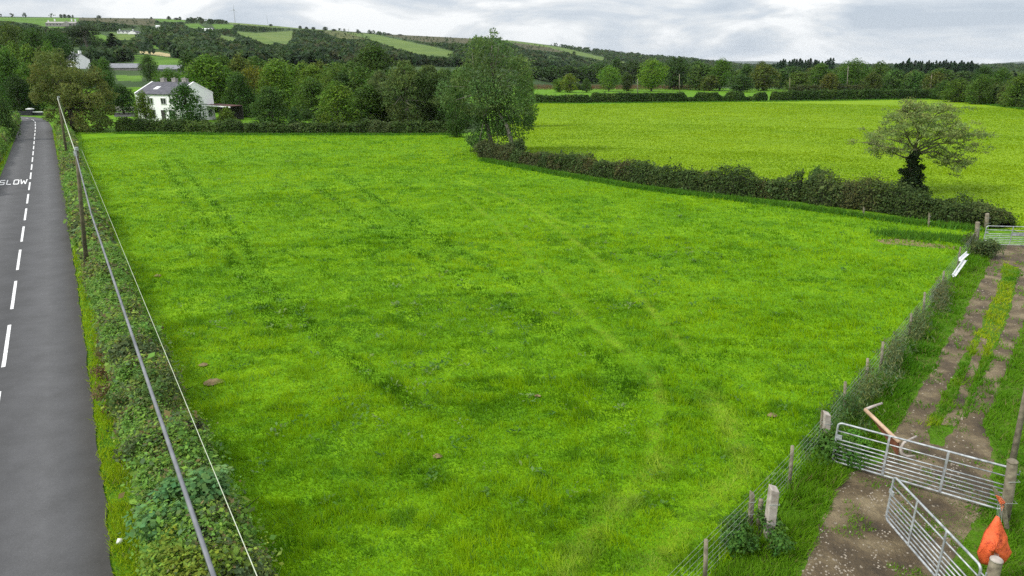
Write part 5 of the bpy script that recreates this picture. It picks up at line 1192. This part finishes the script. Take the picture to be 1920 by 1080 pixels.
clump_shade = (np.clip((fbm(x*.75, y*1.15, .62, 3, 48)-.47)*7, 0, 1)*np.clip((fbm(x, y, 5, 2, 49)-.25)*2.6, .45, .8))[:, None]; col = col*(1-clump_shade*.85)+GN[2]*clump_shade*.85  # darker clumps: mixed sward tone, plus tussock shadow put into the blade colour
spk = (rng.random(n) < .07)[:, None]; col = np.where(spk, GN[3], col)
pl_ = (np.clip(inp_*1.0+inl*.7, 0, .75)*np.clip((f2-.2)*2.2, .3, 1))[:, None]*rng.uniform(.5, 1, (n, 1)); col = col*(1-pl_)+np.array([.42, .54, .06])*pl_; dr = np.clip(inr, 0, 1)[:, None]*.85*rng.uniform(.7, 1, (n, 1)); col = col*(1-dr)+GN[2]*.7*dr
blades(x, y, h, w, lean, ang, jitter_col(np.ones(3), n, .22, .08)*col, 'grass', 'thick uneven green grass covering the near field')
print('near blades', n)
# right field
xs, ys = [], []
for d0, d1, pm in ((40, 60, 60), (60, 90, 34), (90, 130, 18), (130, 215, 9)):
    a, b2 = ring(d0, d1, pm, -.1, .85); px, py = proj(a, b2); k = inpoly(px, py, RFIELD); xs.append(a[k]); ys.append(b2[k])
x = np.concatenate(xs); y = np.concatenate(ys); n = len(x); dd = np.hypot(x, y)
f1 = fbm(x, y*.5, 16, 3, 51); f2 = fbm(x*.6, y, 2.4, 3, 52)
h = (.07+.06*np.clip((f2-.36)*3.2, 0, 1)); w = (.02+.0014*dd)*rng.uniform(.7, 1.3, n)
t = np.clip((f1*.65+f2*.35-.34)*2.8+rng.normal(size=n)*.10, 0, 1)[:, None]; col = np.array([.155, .285, .003])*(1-t)+np.array([.228, .350, .004])*t
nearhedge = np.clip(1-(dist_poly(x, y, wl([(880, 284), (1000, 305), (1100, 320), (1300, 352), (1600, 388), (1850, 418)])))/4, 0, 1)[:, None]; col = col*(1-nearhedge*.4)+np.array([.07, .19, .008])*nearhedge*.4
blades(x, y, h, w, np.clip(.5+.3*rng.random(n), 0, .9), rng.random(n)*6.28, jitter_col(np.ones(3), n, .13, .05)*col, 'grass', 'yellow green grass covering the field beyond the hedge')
print('right blades', n)
# verge, trackside and hedge foot
xs, ys = [], []
for d0, d1, pm in ((9, 14, 900), (14, 20, 700), (20, 30, 380), (30, 45, 190), (45, 80, 70), (80, 135, 24)):
    a, b2 = ring(d0, d1, pm, -.78, .80); px, py = proj(a, b2)
    re = np.interp(py, [p[1] for p in RE[::-1]], [p[0] for p in RE[::-1]]); hx = np.interp(py, [p[1] for p in hl[::-1]], [p[0] for p in hl[::-1]])
    le = np.interp(py, [222, 262, 300, 335, 372], [33, 20, 10, -4, -40])
    j = rng.normal(size=len(px))*np.clip(py/200, .5, 4)*.8
    verge = (px > re+j) & (px < hx+12+py*.02) & (py > 236) & (py < 1240)
    lverge = (px < le+j*.5) & (px > le-14-py*.02) & (py > 228) & (py < 380)
    wob = 34*(fbm(a, b2, .8, 3, 61)-.5)*np.clip(py/700, .4, 1.4)
    side = inpoly(px, py, TRACKSIDE)
    pxw = px+wob*.9
    mud = inpoly(pxw, py+wob*.6, RUTL) | inpoly(pxw, py+wob*.6, RUTR) | inpoly(pxw, py, RUTM) | inpoly(pxw, py+wob*.6, MUD) | inpoly(pxw, py, RUTG)
    rag = (fbm(a, b2, .45, 3, 62) > .55) & (rng.random(len(px)) < .45)
    k = verge | lverge | (side & (~mud | (rag & (py < 1010)) | ((py > 960) & (px > 1640) & (fbm(a, b2, 1.2, 3, 63) > .52)))); xs.append(a[k]); ys.append(b2[k])
x = np.concatenate(xs); y = np.concatenate(ys); n = len(x); dd = np.hypot(x, y); px, py = proj(x, y)
f1 = fbm(x, y, 2.5, 3, 71); f2 = fbm(x, y, .8, 3, 72)
strip = inpoly(px, py, [(1886, 470), (1910, 500), (1890, 590), (1850, 680), (1800, 770), (1775, 800), (1715, 800), (1745, 760), (1835, 615), (1870, 530)])
mudp = inpoly(px, py, [(1680, 800), (1860, 800), (1860, 960), (1770, 1250), (1490, 1250), (1545, 985), (1602, 882)])
h = .06+.20*np.clip((f2-.3)*2.6, 0, 1); h = np.where(px < 900, h*.75, h); h = np.where(mudp, h*.45, h); h = np.where(strip, h*1.0, h)
fl = dist_poly(x, y, wl([(1318, 1092), (1405, 1000), (1480, 915), (1547, 838), (1655, 694), (1723, 606), (1790, 512), (1832, 456)])); h *= 1+1.7*np.clip(1.1-fl/1.0, 0, 1)
w = (.009+.00105*dd)*rng.uniform(.7, 1.35, n); t = np.clip((f1-.3)*2.5+rng.normal(size=n)*.18, 0, 1)[:, None]
col = np.array([.075, .215, .008])*(1-t)+np.array([.145, .31, .010])*t; ys_ = np.array([.32, .41, .010]); s_t = (strip*np.clip((f1-.30)*3.5, 0, 1))[:, None]; col = col*(1-s_t)+ys_*s_t
vg = (px < 900)[:, None]*.8; col = col*(1-vg)+np.array([.38, .52, .012])*vg
straw = (rng.random(n) < .05)[:, None]; col = np.where(straw, np.array([.22, .21, .07]), col)
blades(x, y, h, w, np.clip(.35+.45*rng.random(n), 0, .9), rng.random(n)*6.28, jitter_col(np.ones(3), n, .22, .08)*col, 'grass', 'rough grass on the road verges and along both sides of the track')
print('verge blades', n)
# fringe of longer grass along the hedge feet
xs = []; ys = []; hs_ = []
for line, nn, wd_, hh in (([(222, 250), (460, 253), (862, 253)], 5000, .9, .4), ([(905, 301), (1010, 321), (1200, 354), (1450, 384), (1700, 418), (1838, 432)], 9000, .7, .45), ([(1000, 194), (1300, 192), (1500, 190), (1765, 186), (1920, 205), (2060, 228)], 4000, 1.4, .5), ([(1650, 440), (1740, 446), (1815, 452)], 2200, 1.0, .35)):
    W_ = np.array([at(*p)[:2] for p in line]); sg = np.linalg.norm(np.diff(W_, axis=0), axis=1); cu = np.concatenate([[0], np.cumsum(sg)]); s = rng.random(nn)*cu[-1]
    xs.append(np.interp(s, cu, W_[:, 0])+rng.normal(size=nn)*wd_*.4); ys.append(np.interp(s, cu, W_[:, 1])+rng.normal(size=nn)*wd_*.6); hs_.append(hh*rng.uniform(.4, 1.1, nn))
nn = 8000; yy_ = 240+960*rng.random(nn)**1.6; xl = np.interp(yy_, [p[1] for p in hl[::-1]], [p[0] for p in hl[::-1]]); xr = np.interp(yy_, [p[1] for p in hr[::-1]], [p[0] for p in hr[::-1]])
uu = rng.random(nn)*1.15-.12; gp = np.array([at(a+(b2-a)*c2, q)[:2] for a, b2, c2, q in zip(xl, xr, uu, yy_)]); edge_ = np.minimum(np.abs(uu), np.abs(1-uu)); xs.append(gp[:, 0]); ys.append(gp[:, 1]); hs_.append(np.where(edge_ < .15, rng.uniform(.35, .9, nn), rng.uniform(.95, 1.4, nn)))
x = np.concatenate(xs); y = np.concatenate(ys); n = len(x)
blades(x, y, np.concatenate(hs_), .02+.0013*np.hypot(x, y), rng.uniform(.1, .6, n), rng.random(n)*6.28, np.concatenate([jitter_col((.075, .19, .015), n-nn, .3, .15), jitter_col((.19, .29, .05), nn, .35, .25)]), 'grass', 'longer rough grass along the foot of the hedges')
# bare muddy scrapes near the far gate
o = sheet('bare_ground', [at(1640, 450), at(1690, 446), at(1735, 455), at(1795, 462), at(1790, 468), at(1700, 460), at(1660, 458)], .006, M['soil']); tag(o, 'strip of bare brown soil in the field corner by the far gate', 'bare ground')

# ------------------------------------------------------------------ air
m = MB(); m.box((0, 0, 85), (18600, 18600, 176)); hz_m = bpy.data.materials.new('haze'); hz_m.use_nodes = True; nt = hz_m.node_tree; nt.nodes.clear()
ho = N(nt, 'ShaderNodeOutputMaterial'); hv = N(nt, 'ShaderNodeVolumePrincipled'); hv.inputs['Color'].default_value = (.86, .92, 1, 1); hv.inputs['Density'].default_value = .00003; nt.links.new(hv.outputs[0], ho.inputs['Volume'])
o = m.build('haze', hz_m); tag(o, 'thin pale haze softening the far hills', 'haze', kind='stuff')
# ------------------------------------------------------------------ sky, sun, camera
SUN_EL, SUN_AZ = R_(42), R_(-112)     # azimuth from +Y towards +X: the sun stands left and slightly behind the camera
W = bpy.data.worlds.new('World'); bpy.context.scene.world = W; W.use_nodes = True; nt = W.node_tree; nt.nodes.clear()
out = N(nt, 'ShaderNodeOutputWorld'); bg = N(nt, 'ShaderNodeBackground'); nt.links.new(bg.outputs[0], out.inputs[0]); bg.inputs['Strength'].default_value = .1
sky = N(nt, 'ShaderNodeTexSky', sky_type='NISHITA'); sky.sun_disc = False; sky.sun_elevation = SUN_EL; sky.sun_rotation = SUN_AZ
tc = N(nt, 'ShaderNodeTexCoord').outputs['Generated']; sx = N(nt, 'ShaderNodeSeparateXYZ'); nt.links.new(tc, sx.inputs[0])
def math_(op, a, b=None, c=None):
    n_ = N(nt, 'ShaderNodeMath', operation=op)
    for s, v_ in zip(n_.inputs, (a, b, c)):
        if v_ is None: continue
        if hasattr(v_, 'default_value'): nt.links.new(v_, s)
        else: s.default_value = v_
    return n_.outputs[0]
zz = math_('MAXIMUM', sx.outputs[2], 0.0); den = math_('ADD', zz, .22)
cb = N(nt, 'ShaderNodeCombineXYZ'); nt.links.new(math_('DIVIDE', sx.outputs[0], den), cb.inputs[0]); nt.links.new(math_('DIVIDE', sx.outputs[1], den), cb.inputs[1])
n1 = noise(nt, 1.15, 8, cb.outputs[0], .56, .8); n2 = noise(nt, 2.6, 6, cb.outputs[0], .6, .4)
cl_ = math_('ADD', math_('MULTIPLY', n1.outputs['Fac'], .75), math_('MULTIPLY', n2.outputs['Fac'], .25))
cr = ramp(nt, cl_, [(.38, (4.9, 5.6, 6.5)), (.45, (6.5, 7.05, 7.7)), (.505, (8.4, 8.6, 8.75)), (.56, (10.8, 10.8, 10.7))])
# an overcast sky is brighter overhead than at the horizon
zg = math_('ADD', .90, math_('MULTIPLY', zz, .95))
cc = N(nt, 'ShaderNodeVectorMath', operation='SCALE'); nt.links.new(cr.outputs['Color'], cc.inputs[0]); nt.links.new(zg, cc.inputs['Scale'])
hz = math_('SUBTRACT', 1.0, math_('MINIMUM', math_('MULTIPLY', zz, 7.0), 1.0))
cc2 = mixc(nt, math_('MULTIPLY', hz, .45), cc.outputs[0], (6.2, 6.9, 7.7))
fin = mixc(nt, .94, sky.outputs['Color'], cc2); nt.links.new(fin, bg.inputs['Color'])
sl = bpy.data.lights.new('sun', 'SUN'); sl.energy = 3.2; sl.angle = R_(8); sl.color = (1, .97, .91); so = link(bpy.data.objects.new('sun', sl))
sd = Vector((math.sin(SUN_AZ)*math.cos(SUN_EL), math.cos(SUN_AZ)*math.cos(SUN_EL), math.sin(SUN_EL))); so.rotation_euler = sd.to_track_quat('Z', 'Y').to_euler(); so.location = (0, 0, 60)
cam = bpy.data.cameras.new('camera'); cam.sensor_width = 36; cam.lens = 36*F/1920; cam.clip_end = 30000; cam.clip_start = .1
co = link(bpy.data.objects.new('camera', cam)); co.location = (0, 0, H); co.rotation_euler = (R_(90)-PITCH, 0, 0)
S = bpy.context.scene; S.camera = co
S.view_settings.view_transform = 'Standard'; S.view_settings.look = 'None'; S.view_settings.exposure = 0.12; S.view_settings.gamma = 1
S.cycles.use_denoising = False; S.cycles.use_adaptive_sampling = False
S.cycles.max_bounces = 6; S.cycles.diffuse_bounces = 3; S.cycles.transmission_bounces = 3; S.cycles.transparent_max_bounces = 4
